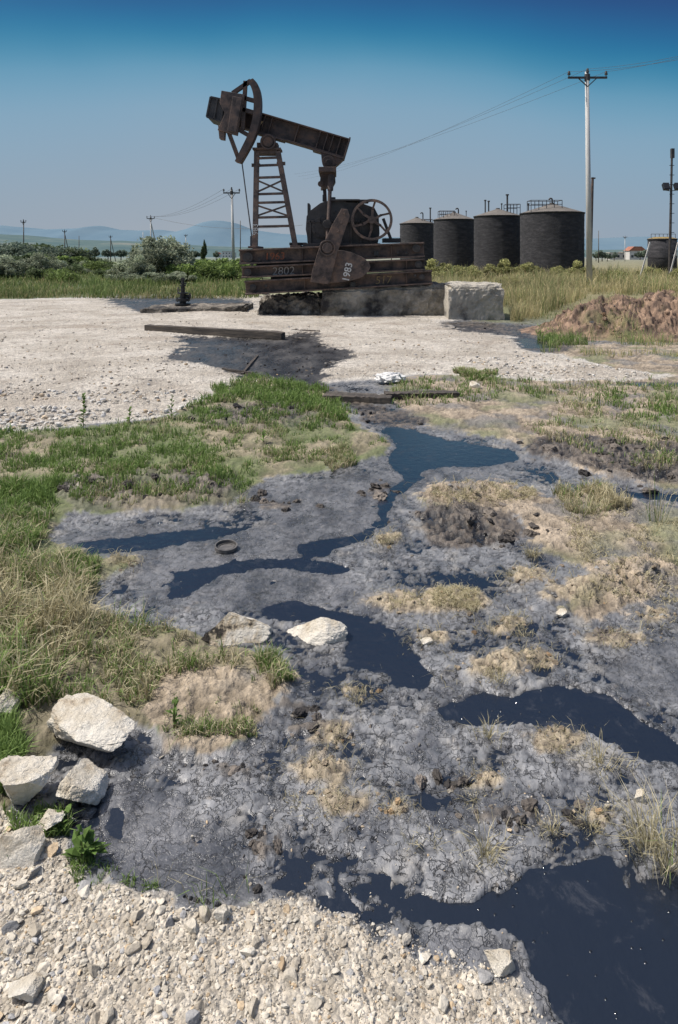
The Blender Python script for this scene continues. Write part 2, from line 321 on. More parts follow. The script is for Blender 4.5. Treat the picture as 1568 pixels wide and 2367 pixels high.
    hz=1-np.exp(-np.clip(y-60,0,None)/600); col=mx3(col,g((.16,.21,.235)),hz)  # distance haze painted into the ground vertex colour
    mud=np.clip(soft*(1-cl)-p2-gs-os-b2,0,1)*(1-.4*film)
    grit=np.clip(1.*p2*(1-b2)+v2+.4*os,0,1)*(1-fieldm)
    return z,col,np.stack([mud,np.clip(rough,.12,1),grit],1)
ys=[-12,-4,0,.5]; d=.9
while d<60: ys.append(d); d*=1.0053
while d<9000: ys.append(d); d*=1.07
ys=np.array(ys); NC=820; u=np.linspace(-1,1,NC)
hw=.66*np.maximum(ys,0)+.8; Xg=(u[None,:]*hw[:,None]).ravel(); Yg=np.repeat(ys,NC)
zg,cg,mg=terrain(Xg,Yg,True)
NR=len(ys); idx=np.arange(NR*NC).reshape(NR,NC)
Fq=np.stack([idx[:-1,:-1],idx[:-1,1:],idx[1:,1:],idx[1:,:-1]],-1).reshape(-1,4)
def groundmat():
    m=bpy.data.materials.new('ground_surface'); m.use_nodes=True; nt=m.node_tree; N=nt.nodes; L=nt.links; N.clear()
    o=N.new('ShaderNodeOutputMaterial'); p=N.new('ShaderNodeBsdfPrincipled'); L.new(p.outputs[0],o.inputs[0])
    a=N.new('ShaderNodeAttribute'); a.attribute_name='Col'; k=N.new('ShaderNodeAttribute'); k.attribute_name='Msk'; sp=N.new('ShaderNodeSeparateColor'); L.new(k.outputs['Color'],sp.inputs[0])
    tc=N.new('ShaderNodeTexCoord')
    def noise(s,d=6,r=.6):
        n=N.new('ShaderNodeTexNoise'); n.inputs['Scale'].default_value=s; n.inputs['Detail'].default_value=d; n.inputs['Roughness'].default_value=r; L.new(tc.outputs['Object'],n.inputs['Vector']); return n
    def math_(op,x,y=None,z=None):
        n=N.new('ShaderNodeMath'); n.operation=op
        for i,v in enumerate((x,y,z)):
            if v is None: continue
            if isinstance(v,(int,float)): n.inputs[i].default_value=v
            else: L.new(v,n.inputs[i])
        return n.outputs[0]
    def mr(x,a1,b1,a2,b2):
        n=N.new('ShaderNodeMapRange'); L.new(x,n.inputs[0])
        for i,v in enumerate((a1,b1,a2,b2)): n.inputs[i+1].default_value=v
        return n.outputs[0]
    n1=noise(45,7,.6); n2=noise(9,6,.6)
    wn=noise(7,5,.65); add=N.new('ShaderNodeVectorMath'); add.operation='MULTIPLY_ADD'; L.new(wn.outputs['Color'],add.inputs[0]); add.inputs[1].default_value=(.3,.3,.3); L.new(tc.outputs['Object'],add.inputs[2])
    def vor(s,f='DISTANCE_TO_EDGE'):
        v=N.new('ShaderNodeTexVoronoi'); v.feature=f; v.inputs['Scale'].default_value=s; L.new(add.outputs[0],v.inputs['Vector']); return v
    v1=vor(6.5); v2=vor(16)
    c1=mr(v1.outputs['Distance'],.0,.025,1,0); c2=mr(v2.outputs['Distance'],0,.045,.75,0)
    gate=mr(n2.outputs[0],.45,.58,0,1); c2=math_('MULTIPLY',c2,gate); gate1=mr(wn.outputs[0],.44,.55,0,1); c1=math_('MULTIPLY',c1,gate1)
    rn=noise(13,4,.55); rdg=math_('MULTIPLY',mr(math_('ABSOLUTE',math_('SUBTRACT',rn.outputs[0],.5)),0,.02,.6,0),mr(wn.outputs[0],.5,.6,1,0))
    cr=math_('MAXIMUM',math_('MAXIMUM',c1,c2),rdg); cr=math_('MULTIPLY',cr,sp.outputs[0])
    g1=N.new('ShaderNodeTexVoronoi'); g1.inputs['Scale'].default_value=75; L.new(tc.outputs['Object'],g1.inputs['Vector'])
    g2=N.new('ShaderNodeTexVoronoi'); g2.inputs['Scale'].default_value=26; L.new(tc.outputs['Object'],g2.inputs['Vector'])
    gsep=N.new('ShaderNodeSeparateColor'); L.new(g1.outputs['Color'],gsep.inputs[0])
    gsep2=N.new('ShaderNodeSeparateColor'); L.new(g2.outputs['Color'],gsep2.inputs[0])
    gv=math_('ADD',mr(gsep.outputs[0],0,1,-.22,.2),mr(gsep2.outputs[0],0,1,-.1,.09)); gv=math_('MULTIPLY',gv,sp.outputs[2])
    nc=mr(n1.outputs[0],.3,.7,-.3,.28); nc=math_('MULTIPLY',nc,math_('SUBTRACT',1,math_('MULTIPLY',sp.outputs[0],.5)))
    fac=math_('ADD',math_('ADD',nc,1.),gv); fac=math_('MULTIPLY',fac,mr(n2.outputs[0],.3,.7,.85,1.15))
    fac=math_('MULTIPLY',fac,math_('SUBTRACT',1,math_('MULTIPLY',cr,.75)))
    sc=N.new('ShaderNodeVectorMath'); sc.operation='SCALE'; L.new(a.outputs['Color'],sc.inputs[0]); L.new(fac,sc.inputs['Scale']); L.new(sc.outputs[0],p.inputs['Base Color'])
    L.new(math_('ADD',sp.outputs[1],mr(n1.outputs[0],.3,.7,-.12,.12)),p.inputs['Roughness'])
    p.inputs['Specular IOR Level'].default_value=.6
    h=math_('MULTIPLY',n1.outputs[0],math_('SUBTRACT',.6,math_('MULTIPLY',sp.outputs[0],.40))); h=math_('SUBTRACT',h,math_('MULTIPLY',cr,.45)); 
    h=math_('SUBTRACT',h,math_('MULTIPLY',math_('MULTIPLY',g1.outputs['Distance'],.9),sp.outputs[2]))
    h=math_('SUBTRACT',h,math_('MULTIPLY',math_('MULTIPLY',g2.outputs['Distance'],.9),sp.outputs[2]))
    h=math_('ADD',h,math_('MULTIPLY',math_('MULTIPLY',rn.outputs[0],.9),sp.outputs[0]))
    n3=noise(160,4,.6); h=math_('ADD',h,math_('MULTIPLY',n3.outputs[0],math_('SUBTRACT',.25,math_('MULTIPLY',sp.outputs[0],.15))))
    b=N.new('ShaderNodeBump'); b.inputs['Strength'].default_value=.9; b.inputs['Distance'].default_value=.015; L.new(h,b.inputs['Height']); L.new(b.outputs[0],p.inputs['Normal'])
    return m
M_ground=groundmat()
ground=fastmesh('ground',np.stack([Xg,Yg,zg],1),Fq,M_ground,cg,True,mg); ground["kind"]="structure"
def oilmat():
    m=bpy.data.materials.new('crude_oil'); m.use_nodes=True; nt=m.node_tree; N=nt.nodes; L=nt.links; p=N['Principled BSDF']
    p.inputs['IOR'].default_value=1.6
    tc=N.new('ShaderNodeTexCoord'); v=N.new('ShaderNodeTexVoronoi'); v.inputs['Scale'].default_value=26; L.new(tc.outputs['Object'],v.inputs['Vector'])
    r=N.new('ShaderNodeMapRange'); r.inputs[1].default_value=.03; r.inputs[2].default_value=.11; r.inputs[3].default_value=1; r.inputs[4].default_value=0; L.new(v.outputs['Distance'],r.inputs[0])
    n=N.new('ShaderNodeTexNoise'); n.inputs['Scale'].default_value=14; n.inputs['Detail'].default_value=8; n.inputs['Roughness'].default_value=.65; L.new(tc.outputs['Object'],n.inputs['Vector'])
    m1=N.new('ShaderNodeMath'); m1.operation='MULTIPLY_ADD'; L.new(n.outputs[0],m1.inputs[0]); m1.inputs[1].default_value=1.0; L.new(r.outputs[0],m1.inputs[2])
    b=N.new('ShaderNodeBump'); b.inputs['Strength'].default_value=.6; b.inputs['Distance'].default_value=.006; L.new(m1.outputs[0],b.inputs['Height']); L.new(b.outputs[0],p.inputs['Normal'])
    n5=N.new('ShaderNodeTexNoise'); n5.inputs['Scale'].default_value=6; n5.inputs['Detail'].default_value=12; n5.inputs['Roughness'].default_value=.75; n5.inputs['Distortion'].default_value=.4; L.new(tc.outputs['Object'],n5.inputs['Vector'])
    rr=N.new('ShaderNodeValToRGB'); rr.color_ramp.elements[0].position=.55; rr.color_ramp.elements[0].color=(.009,.013,.022,1); rr.color_ramp.elements[1].position=.72; rr.color_ramp.elements[1].color=(.05,.053,.062,1)
    L.new(n5.outputs[0],rr.inputs[0]); L.new(rr.outputs[0],p.inputs['Base Color'])
    r6=N.new('ShaderNodeMapRange'); r6.inputs[1].default_value=.52; r6.inputs[2].default_value=.72; r6.inputs[3].default_value=.11; r6.inputs[4].default_value=.35; L.new(n5.outputs[0],r6.inputs[0]); L.new(r6.outputs[0],p.inputs['Roughness'])
    return m
oil=fastmesh('oil_pool',[(-9,.8,0),(14,.8,0),(14,17.5,0),(-9,17.5,0)],[(0,1,2,3)],oilmat()); oil["kind"]="structure"
# dirt mound
def mound_b(x,y): return .85*np.exp(-((x-7.9)/2.3)**2-((y-15.3)/1.4)**2)+.35*np.exp(-((x-5.7)/1.0)**2-((y-15.0)/.9)**2)+.5*np.exp(-((x-10.2)/1.6)**2-((y-15.5)/1.5)**2)
def mound_h(X,Y):
    hm=mound_b(X,Y); return hm*(1+.35*fbm(X,Y,1.6,5,5))+.12*sst(.05,.3,hm)*(np.clip(.8-wor(X,Y,4.5,2),0,1)*.6+1.2*fbm(X,Y,5,5,8)+.5*fbm(X,Y,22,3,9))-.07
nx,ny=460,280; mx_,my_=np.meshgrid(np.linspace(3.2,13,nx),np.linspace(12.0,19,ny)); X=mx_.ravel();Y=my_.ravel()
hm=mound_h(X,Y)
cm=np.array((.08,.052,.038))+(np.array((.29,.195,.135))-np.array((.08,.052,.038)))*np.clip(.45+fbm(X,Y,4,5,15)*1.3,0,1)[:,None]
gm=sst(.0,.4,fbm(X,Y,.8,4,99)); cm=cm+(np.array((.12,.14,.05))-cm)*(gm*.5)[:,None]
idm=np.arange(nx*ny).reshape(ny,nx); Fm=np.stack([idm[:-1,:-1],idm[:-1,1:],idm[1:,1:],idm[1:,:-1]],-1).reshape(-1,4)
mk=np.tile(np.array([[0,.92,.3]]),(nx*ny,1))
mound=fastmesh('dirt_mound',np.stack([X-7.5,Y-15.3,hm],1),Fm,M_ground,cm,True,mk); mound.location=(7.5,15.3,0)
thing(mound,"brown heap of dug earth beside a puddle","earth heap")
# ------------------------------------------------------------------ stones
def ico(l):
    bm=bmesh.new(); bmesh.ops.create_icosphere(bm,subdivisions=l,radius=1); V=np.array([v.co[:] for v in bm.verts]); Fc=np.array([[v.index for v in f.verts] for f in bm.faces]); bm.free(); return V,Fc
def rockshape(l,npl,lo=.4,hi=.8,seed=None):
    r=np.random.default_rng(seed); V,Fc=ico(l); V=V.copy()
    for _ in range(npl):
        n=r.normal(size=3); n/=np.linalg.norm(n); dd=r.uniform(lo,hi); t=V@n; V-=n[None,:]*np.maximum(t-dd,0)[:,None]
    V-=(V.max(0)+V.min(0))/2; V/=np.abs(V).max(0)[None,:]; return V,Fc
def scatter(name,P,size,col,mat,level=1,nvar=14,npl=6,flat=.65,sink=.25,smooth=False,rough=0):
    n=len(P); shapes=[rockshape(level,npl,.25,.75,seed=100+i) for i in range(nvar)]; var=rng.integers(0,nvar,n)
    if rough:
        r=np.random.default_rng(5); shapes=[(V*(1+r.normal(0,rough,(len(V),1))),Fc) for V,Fc in shapes]
    VV=[];FF=[];CC=[];base=0
    for i in range(nvar):
        s=np.where(var==i)[0]
        if len(s)==0: continue
        V,Fc=shapes[i]; k=len(V)
        sc=size[s][:,None]*np.stack([np.ones(len(s)),rng.uniform(.5,.95,len(s)),rng.uniform(flat*.6,flat*1.2,len(s))],1)*.5
        v=V[None]*sc[:,None,:]
        tx=rng.normal(0,.4,len(s)); c,q=np.cos(tx)[:,None],np.sin(tx)[:,None]
        y=v[...,1]*c-v[...,2]*q; z=v[...,1]*q+v[...,2]*c; v=np.stack([v[...,0],y,z],-1)
        a=rng.uniform(0,6.28,len(s)); c,q=np.cos(a)[:,None],np.sin(a)[:,None]
        x=v[...,0]*c-v[...,1]*q; y=v[...,0]*q+v[...,1]*c; v=np.stack([x,y,v[...,2]],-1)
        pp=P[s].copy(); pp[:,2]+=sc[:,2]*(1-sink*2); v+=pp[:,None,:]
        VV.append(v.reshape(-1,3)); FF.append((Fc[None]+(np.arange(len(s))*k)[:,None,None]).reshape(-1,3)+base); base+=len(s)*k
        CC.append(np.repeat(col[s],k,0))
    return fastmesh(name,np.concatenate(VV),np.concatenate(FF),mat,np.concatenate(CC),smooth)
def impts(n,x0,x1,y0,y1):
    px=rng.uniform(x0,x1,n); py=rng.uniform(y0,y1,n); d=CH*F/(py-HY); return px,py,(px-CX)*d/F,d
def stonecol(n,a=(.36,.315,.25),b=(.60,.56,.48)):
    t=rng.random(n)[:,None]; c=np.array(a)+(np.array(b)-np.array(a))*t; 
    o=rng.random(n)<.10; c[o]=c[o]*np.array([1,.85,.68]); g=rng.random(n)<.10; c[g]=c[g].mean(1,keepdims=True)*np.array([.84,.83,.82]); return c
def gather(n,box,Lr,thr,extra=None):
    px,py,x,y=impts(n,*box); w=samp(Lr,px,py)
    nz=fbm(x,y,2.2,3,3)*.2; k=(w+nz)>thr
    if extra is not None: k&=extra(px,py,x,y)
    return px[k],py[k],x[k],y[k]
def wgrav(n,thr=.5,js=.14):
    x=rng.uniform(-1.4,1.1,n); y=rng.uniform(1.3,2.15,n); px=CX+x*F/y; py=HY+CH*F/y
    k=(samp(L_grav,px,py)+.3*fbm(x,y,4,3,500)+rng.normal(0,js,n))>thr; return x[k],y[k]
obs=[]
for nm,n,lo,hi,lv,npl,js in(('gravel',32000,.003,.008,1,3,.22),('gravel',4200,.008,.02,1,3,.2),('gravel',560,.018,.042,2,9,.12)):
    x,y=wgrav(n,.5,js); z=terrain(x,y); s=(lo+(hi-lo)*rng.random(len(x))**1.8)
    o=scatter(nm,np.stack([x,y,z],1),s,stonecol(len(x)),M_stone,lv,npl=npl,sink=.34,flat=.6); obs.append(o)
px,py,x,y=gather(4200,(-300,600,910,1010),L_pad,.45,lambda a,b,c,d:fbm(c,d,1.5,3,66)>-.1); s=.012+.06*rng.random(len(x))**3.5
obs.append(scatter('gravel',np.stack([x,y,terrain(x,y)],1),s,stonecol(len(x),(.40,.37,.32),(.62,.6,.56)),M_stone,1,npl=3))
px,py,x,y=gather(6000,(-200,1440,700,935),L_pad,.6,lambda a,b,c,d:(samp(L_black,a,b)<.4)&(fbm(c,d,.9,3,67)>-.2)); s=.012+.045*rng.random(len(x))**3
obs.append(scatter('gravel',np.stack([x,y,terrain(x,y)],1),s,stonecol(len(x),(.32,.275,.22),(.55,.51,.45)),M_stone,1,npl=3))
px,py,x,y=gather(1500,(1080,1500,830,888),L_pad,.35,lambda a,b,c,d:fbm(c,d,2.5,3,68)>.0); s=.012+.05*rng.random(len(x))**3
obs.append(scatter('gravel',np.stack([x,y,terrain(x,y)],1),s,stonecol(len(x),(.45,.42,.37),(.62,.6,.56)),M_stone,1,npl=3))
px,py,x,y=gather(900,(340,1320,745,985),L_black,.3); s=.01+.05*rng.random(len(x))**3
t=rng.random((len(x),1)); obs.append(scatter('gravel',np.stack([x,y,terrain(x,y)],1),s,np.array((.015,.014,.015))+np.array((.09,.08,.07))*t**3,M_clod,1,npl=3))
def clods(n,lst,brown,smax,spread=1.0):
    P=[]
    for cx,cy,rx,ry,h in lst:
        k=int(n*(rx*ry)**.5/40); px=rng.normal(cx,rx*.6*spread,k); py=rng.normal(cy,ry*.6*spread,k); d=CH*F/(py-HY); P.append(np.stack([(px-CX)*d/F,d],1))
    P=np.concatenate(P); x,y=P[:,0],P[:,1]; z=terrain(x,y); s=(.005+smax*rng.random(len(x))**4)*np.clip(y/4,.6,1.4)
    if brown: c=stonecol(len(x),(.15,.12,.09),(.40,.33,.24))*.95
    else:
        t=rng.random((len(x),1))**1.6; c=np.array((.025,.023,.023))+np.array((.17,.145,.12))*t
    return scatter('mud_clods',np.stack([x,y,z],1),s,c,M_clod,3,npl=3,sink=.5,rough=.12,smooth=False)
obs.append(clods(45,BR,True,.04,1.2)); obs.append(clods(45,BK,False,.085,1.6))
px,py,x,y=impts(1200,150,1568,1130,2100); w=samp(L_oil,px,py)+samp(L_grav,px,py)+samp(L_green,px,py)+samp(L_film,px,py)*.7; nz=fbm(x,y,2.5,3,123); k=(w<.3)&(nz>.0); x=x[k];y=y[k]
t=rng.random((len(x),1)); obs.append(scatter('mud_clods',np.stack([x,y,terrain(x,y)],1),.003+.018*rng.random(len(x))**3.5,np.array((.05,.048,.05))+np.array((.26,.23,.18))*t**1.3,M_clod,2,npl=3,sink=.4,rough=.1))
n=600; x=rng.uniform(3.8,12,n); y=rng.uniform(13,16.5,n); hh=mound_h(x,y); k=mound_b(x,y)>.1; x=x[k];y=y[k];hh=hh[k]
obs.append(scatter('mud_clods',np.stack([x,y,hh],1),.02+.15*rng.random(len(x))**4,stonecol(len(x),(.09,.06,.042),(.29,.2,.14)),M_clod,3,npl=3,rough=.1,sink=.5))
for o in obs: o["kind"]="stuff"
def rock(px,base,w,dims,seed,rot=0,mat=M_rock,tilt=0,label="white limestone rock on oily mud",sink=.15,npl=12):
    d=GY(base)+dims[1]*.4; x=(px-CX)*d/F; z=float(terrain(np.array([x]),np.array([d]))[0])
    V,Fc=rockshape(6,npl,.36,.72,seed); V=V.copy()
    for i,v in enumerate(V):
        p=Vector(v); sh=Vector((seed,0,0)); n=mnoise.fractal(p*1.7+sh,1,2,3); r_=abs(mnoise.noise(p*2.6+sh)); r2=abs(mnoise.noise(p*7+sh)); st=mnoise.cell(p*4+sh)
        V[i]*=1+.06*n-.14*max(0,.2-r_)-.05*max(0,.2-r2)*2+.018*st+.012*mnoise.noise(p*22)
    V*=np.array(dims)*.53
    o=fastmesh('rock',V,Fc,mat,None,False); 
    o.rotation_euler=(tilt,tilt*.5,rot); o.location=(x,d,max(z,0)+dims[2]*(.5-sink)); thing(o,label,'rock','scattered limestone rocks'); return o
rock(218,1765,210,(.31,.20,.12),5,rot=-.3,label="large flat-topped white limestone rock at mud edge",sink=.06)
rock(68,1885,140,(.175,.145,.12),8,rot=.6,label="ochre stained white limestone rock beside gravel",sink=.1)
rock(196,1882,120,(.145,.12,.11),14,rot=1.2,label="angular white limestone rock beside gravel",sink=.1)
rock(48,2030,110,(.12,.10,.08),18,rot=.3,label="white limestone rock lying in gravel")
rock(548,1490,150,(.29,.15,.15),61,rot=.05,mat=M_rockoil,label="white rock smeared with black oil",sink=.36,npl=8)
rock(727,1490,145,(.28,.13,.125),64,rot=.0,label="low white rock half sunk in oily mud",sink=.4,npl=8)
rock(118,1945,80,(.10,.08,.06),31,rot=.9,label="small white limestone rock on gravel")
rock(18,1680,60,(.12,.1,.08),35,rot=.9,label="grey limestone rock in grass")
rock(1155,2262,70,(.072,.05,.035),38,rot=-.2,label="small white stone at gravel edge")
rock(1298,1432,25,(.05,.045,.035),41,label="small white stone on brown clod")
rock(1478,1862,40,(.04,.035,.04),44,tilt=.5,label="small pale stone beside dry grass tuft")
rock(515,2145,40,(.045,.04,.03),47,label="small white stone in gravel"); rock(60,2330,90,(.075,.055,.04),49,label="pale stone lying in gravel")
rock(1100,905,25,(.14,.12,.09),50,label="small white stone on earth")
rock(985,1495,30,(.05,.035,.025),53,label="small tan stone on mud")
# ------------------------------------------------------------------ grass
def blades(name,P,H,Wd,az,lean,cb,ct):
    n=len(P); dr=np.stack([np.cos(az),np.sin(az),np.zeros(n)],1)
    a2=rng.uniform(0,6.28,n); pe=np.stack([np.cos(a2),np.sin(a2),np.zeros(n)],1)
    up=np.array([0,0,1.]); w=Wd[:,None]; Hh=H[:,None]; le=lean[:,None]
    m=P+dr*le*Hh*.35+up*Hh*.58; t=P+dr*le*Hh+up*Hh*(1-.35*le)
    V=np.stack([P-pe*w/2,P+pe*w/2,m-pe*w*.4,m+pe*w*.4,t],1).reshape(-1,3)
    f=np.array([[0,1,3],[0,3,2],[2,3,4]]); Fa=(f[None]+(np.arange(n)*5)[:,None,None]).reshape(-1,3)
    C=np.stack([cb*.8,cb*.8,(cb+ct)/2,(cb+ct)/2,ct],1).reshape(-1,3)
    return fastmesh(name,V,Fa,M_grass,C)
G1=(np.array((.10,.16,.04)),np.array((.25,.36,.11))); DRY=(np.array((.34,.30,.17)),np.array((.62,.56,.38)))
def gcols(n,dryp,x,y,s=5):
    nz=.5+fbm(x,y,1.3,3,s)*.9; dr=(rng.random(n)*.6+nz*.4)<dryp
    t=rng.random((n,1)); c=G1[0]+(G1[1]-G1[0])*t; c[dr]=(DRY[0]+(DRY[1]-DRY[0])*t)[dr]
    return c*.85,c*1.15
def gpatch(n,polyp,h0,h1,w,dryp,leanm=.5,thr=-.05,ns=3.2,seed=5):
    xs=[p[0] for p in polyp]; yv=[p[1] for p in polyp]
    px,py,x,y=impts(n,min(xs),max(xs),min(yv),max(yv))
    a=.02+.011*y; jx=px+fbm(x,y,2.2,3,3)*a*F/y*2; jy=py+fbm(x,y,2.2,3,44)*a*CH*F/y**2*2
    ins=inpoly(polyp,jx,jy)
    nz=fbm(x,y,ns,4,seed)+.5*fbm(x,y,ns*4,2,seed+9); k=ins&(nz+rng.normal(0,.12,len(px))>thr)
    x=x[k];y=y[k];nz=nz[k]; n=len(x)
    if n==0: return
    P=np.stack([x,y,terrain(x,y)-.005],1); H=rng.uniform(h0,h1,n)*(.6+.8*np.clip(nz-thr,0,1)); 
    cb,ct=gcols(n,dryp,x,y,seed)
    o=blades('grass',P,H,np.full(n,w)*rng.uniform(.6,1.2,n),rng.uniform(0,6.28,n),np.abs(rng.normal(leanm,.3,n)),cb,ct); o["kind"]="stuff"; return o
gpatch(24000,[(-150,1000),(200,1000),(420,965),(560,1020),(520,1100),(300,1110),(120,1130),(-150,1130)],.03,.10,.007,.25,thr=-.12)
gpatch(18000,[(430,955),(520,895),(600,874),(700,888),(800,945),(830,985),(700,960),(560,930)],.06,.13,.010,.18,thr=-.25)
gpatch(8000,[(420,950),(800,950),(820,1000),(500,1010)],.04,.11,.008,.3,thr=.0)
gpatch(12000,[(160,1090),(600,1060),(700,1050),(600,1110),(570,1170),(400,1180),(160,1180)],.03,.10,.0065,.4,thr=.05)
gpatch(5000,[(720,1060),(800,1035),(840,1080),(760,1095)],.03,.08,.006,.6,thr=-.15)
gpatch(8000,[(600,990),(900,1020),(700,1080),(560,1080)],.03,.08,.006,.35,thr=.1)
gpatch(17000,[(-150,1120),(150,1120),(110,1190),(120,1260),(60,1330),(-150,1330)],.04,.13,.0065,.3,thr=-.2)
gpatch(6000,[(60,1290),(230,1300),(230,1360),(150,1420),(60,1380)],.05,.12,.006,.5,thr=-.1)
gpatch(10000,[(-150,1320),(120,1320),(190,1430),(210,1560),(160,1650),(-150,1700)],.06,.24,.0058,.66,leanm=.6,thr=-.15,ns=5)
gpatch(10000,[(180,1440),(330,1465),(460,1490),(600,1530),(690,1580),(640,1620),(560,1560),(400,1600),(330,1670),(160,1650)],.03,.12,.0045,.62,leanm=.7,thr=-.05,ns=5)
gpatch(3400,[(560,1530),(640,1530),(690,1580),(650,1610),(570,1600)],.05,.10,.0042,.35,thr=-.35)
gpatch(4500,[(380,1620),(620,1640),(600,1720),(500,1740),(400,1720)],.02,.06,.0038,.5,thr=.1)
gpatch(4000,[(-100,1640),(60,1660),(80,1740),(0,1850),(-100,1850)],.04,.09,.005,.3,thr=-.3)
gpatch(2600,[(150,1960),(260,2000),(380,2060),(340,2085),(200,2050)],.015,.045,.0035,.2,thr=-.05)
gpatch(1000,[(0,1860),(130,1860),(160,1930),(20,1960)],.02,.06,.0045,.2,thr=-.2)
gpatch(22000,[(900,890),(1100,870),(1300,890),(1700,885),(1700,1000),(1380,960),(1200,920),(1000,945),(900,940)],.04,.13,.010,.4,thr=.0)
gpatch(6000,[(1050,860),(1150,868),(1140,885),(1060,885)],.06,.14,.012,.3,thr=-.05)
gpatch(11000,[(1200,990),(1300,950),(1568,980),(1700,1100),(1400,1090)],.04,.11,.008,.5,thr=.1)
gpatch(5500,[(1250,1140),(1440,1130),(1460,1190),(1330,1200)],.05,.16,.0055,.75,thr=.0)
gpatch(9000,[(1000,1120),(1240,1130),(1200,1190),(1010,1180)],.012,.045,.0045,1.0,leanm=1.4,thr=.0)
gpatch(10000,[(1300,1200),(1700,1180),(1700,1400),(1350,1390)],.015,.05,.0045,.95,leanm=1.3,thr=.1)
gpatch(2500,[(1000,1370),(1110,1365),(1110,1410),(1000,1420)],.012,.04,.003,1.,leanm=1.4,thr=-.05)
gpatch(1600,[(900,1370),(1000,1380),(1000,1440),(900,1430)],.012,.03,.003,1.,leanm=1.4,thr=.1)
gpatch(5000,[(1240,760),(1330,760),(1360,800),(1260,800)],.06,.2,.015,.3,thr=-.1)
P=[]
for cx,cy,rx,ry,h in BR:
    if cy<1000: continue
    k=100; a_=rng.normal(cx,rx*.8,k); b_=rng.normal(cy,ry*.9,k); d_=CH*F/(b_-HY); P.append(np.stack([(a_-CX)*d_/F,d_],1))
P=np.concatenate(P); x,y=P[:,0],P[:,1]; n=len(x); t=rng.random((n,1)); c=DRY[0]*.9+(DRY[1]-DRY[0])*t
o=blades('straw',np.stack([x,y,terrain(x,y)],1),rng.uniform(.015,.045,n)*np.clip(y/3,.6,1.8),rng.uniform(.0012,.0026,n)*np.clip(y/2.5,.8,2),rng.uniform(0,6.28,n),rng.uniform(.9,2.4,n),c*.8,c); o["kind"]="stuff"
def field(n,x0,x1,y0,y1,h0,h1,w,dryp,keep,seed,tanTip=0.,zfun=None,dk=1.):
    px,py,x,y=impts(n,x0,x1,y0,y1); k=keep(px,py,x,y); x=x[k];y=y[k];n=len(x); nz=fbm(x,y,.35,4,seed)
    P=np.stack([x,y,terrain(x,y)-.02 if zfun is None else zfun(x,y)-.02],1); H=rng.uniform(h0,h1,n)*(.6+1.1*np.clip(nz+.2,0,1)); t=rng.random((n,1)); dr=((rng.random(n)*.6+(.5+nz)*.4)<dryp)[:,None]
    c=np.where(dr,np.array((.34,.30,.14))+np.array((.25,.21,.13))*t,np.array((.11,.17,.045))+np.array((.14,.17,.065))*t)*dk
    c=c*(.75+.5*np.clip(.5+fbm(x,y,.2,3,seed+7),0,1))[:,None]
    tip=c*(1-tanTip)+np.array((.54,.47,.31))*tanTip
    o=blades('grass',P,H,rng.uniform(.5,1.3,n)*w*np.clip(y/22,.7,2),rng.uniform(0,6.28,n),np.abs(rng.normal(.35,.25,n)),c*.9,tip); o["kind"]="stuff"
field(48000,985,1900,626,745,.4,1.0,.015,.68,lambda a,b,x,y:((a>1180)|(y>22.5))&(b<745-np.clip((a-1230)*.45,0,60))&(fbm(x,y,.6,3,55)>-.28),4,.4)
field(26000,-300,600,618,694,.2,.6,.022,.35,lambda a,b,x,y:(y>27)&(fbm(x,y,.4,3,57)>-.3),6,.1,dk=.85)
field(5000,-300,560,672,694,.1,.3,.02,.6,lambda a,b,x,y:(y>27),16,.3)
field(18000,1250,1850,680,830,.05,.3,.013,.5,lambda a,b,x,y:fbm(x,y,1.1,3,71)>.08,9,.3,zfun=lambda x,y:np.maximum(mound_h(x,y),terrain(x,y)))
def tuft(px,base,h,n,dryp=1.,spread=.03,w=.003,label="dry straw coloured grass tuft on grey mud",lean=.85):
    d=GY(base); x=(px-CX)*d/F; z=float(terrain(np.array([x]),np.array([d]))[0])
    r=np.abs(rng.normal(0,spread,n)); a=rng.uniform(0,6.28,n); P=np.stack([r*np.cos(a),r*np.sin(a),np.zeros(n)],1)
    H=rng.uniform(.3,1,n)*h; t=rng.random((n,1)); c=DRY[0]+(DRY[1]-DRY[0])*t
    gmask=rng.random(n)>dryp; c[gmask]=(G1[0]+(G1[1]-G1[0])*t)[gmask]
    o=blades('grass_tuft',P,H,rng.uniform(.6,1.3,n)*w*.8,a+rng.normal(0,.8,n),np.abs(rng.normal(lean,.35,n)),c*.85,c*1.1)
    o.location=(x,d,max(z,0)-.004); thing(o,label,'grass tuft','grass tufts growing from the mud')
for a in [(1120,1985,.10,90),(1500,1960,.16,130,1.,.04),(1385,1770,.08,120,1.,.05),(1130,1710,.07,60),(1275,1925,.045,90),(1365,1910,.05,90),(1000,1945,.05,24),(1230,1285,.08,130),(1140,1575,.05,130,1.,.04),(1260,1545,.04,50),(1075,1410,.05,80,1.,.04),(770,1880,.04,50),(950,1955,.04,24),(820,1620,.04,50),(890,1262,.06,70),(285,1315,.07,70),(1350,1200,.18,110,.6,.07),(1290,1740,.04,50),(465,2085,.11,14,.3,.02),(530,2080,.09,8,.5,.03),(375,2060,.12,6,.8,.01),(430,1720,.09,36,.4,.03),(560,1165,.08,90,.7,.05),(1180,1330,.04,60),(690,1860,.03,40),(1430,1500,.04,50),(1210,1470,.04,50),(1100,1855,.04,40)]: tuft(*a)
tuft(1518,1215,.42,26,.5,.03,.005,"tall thin green stems on dry earth",.15); tuft(1545,2010,.2,80,.85,.05,.0035,"spiky dry and green grass tuft on mud",.8)
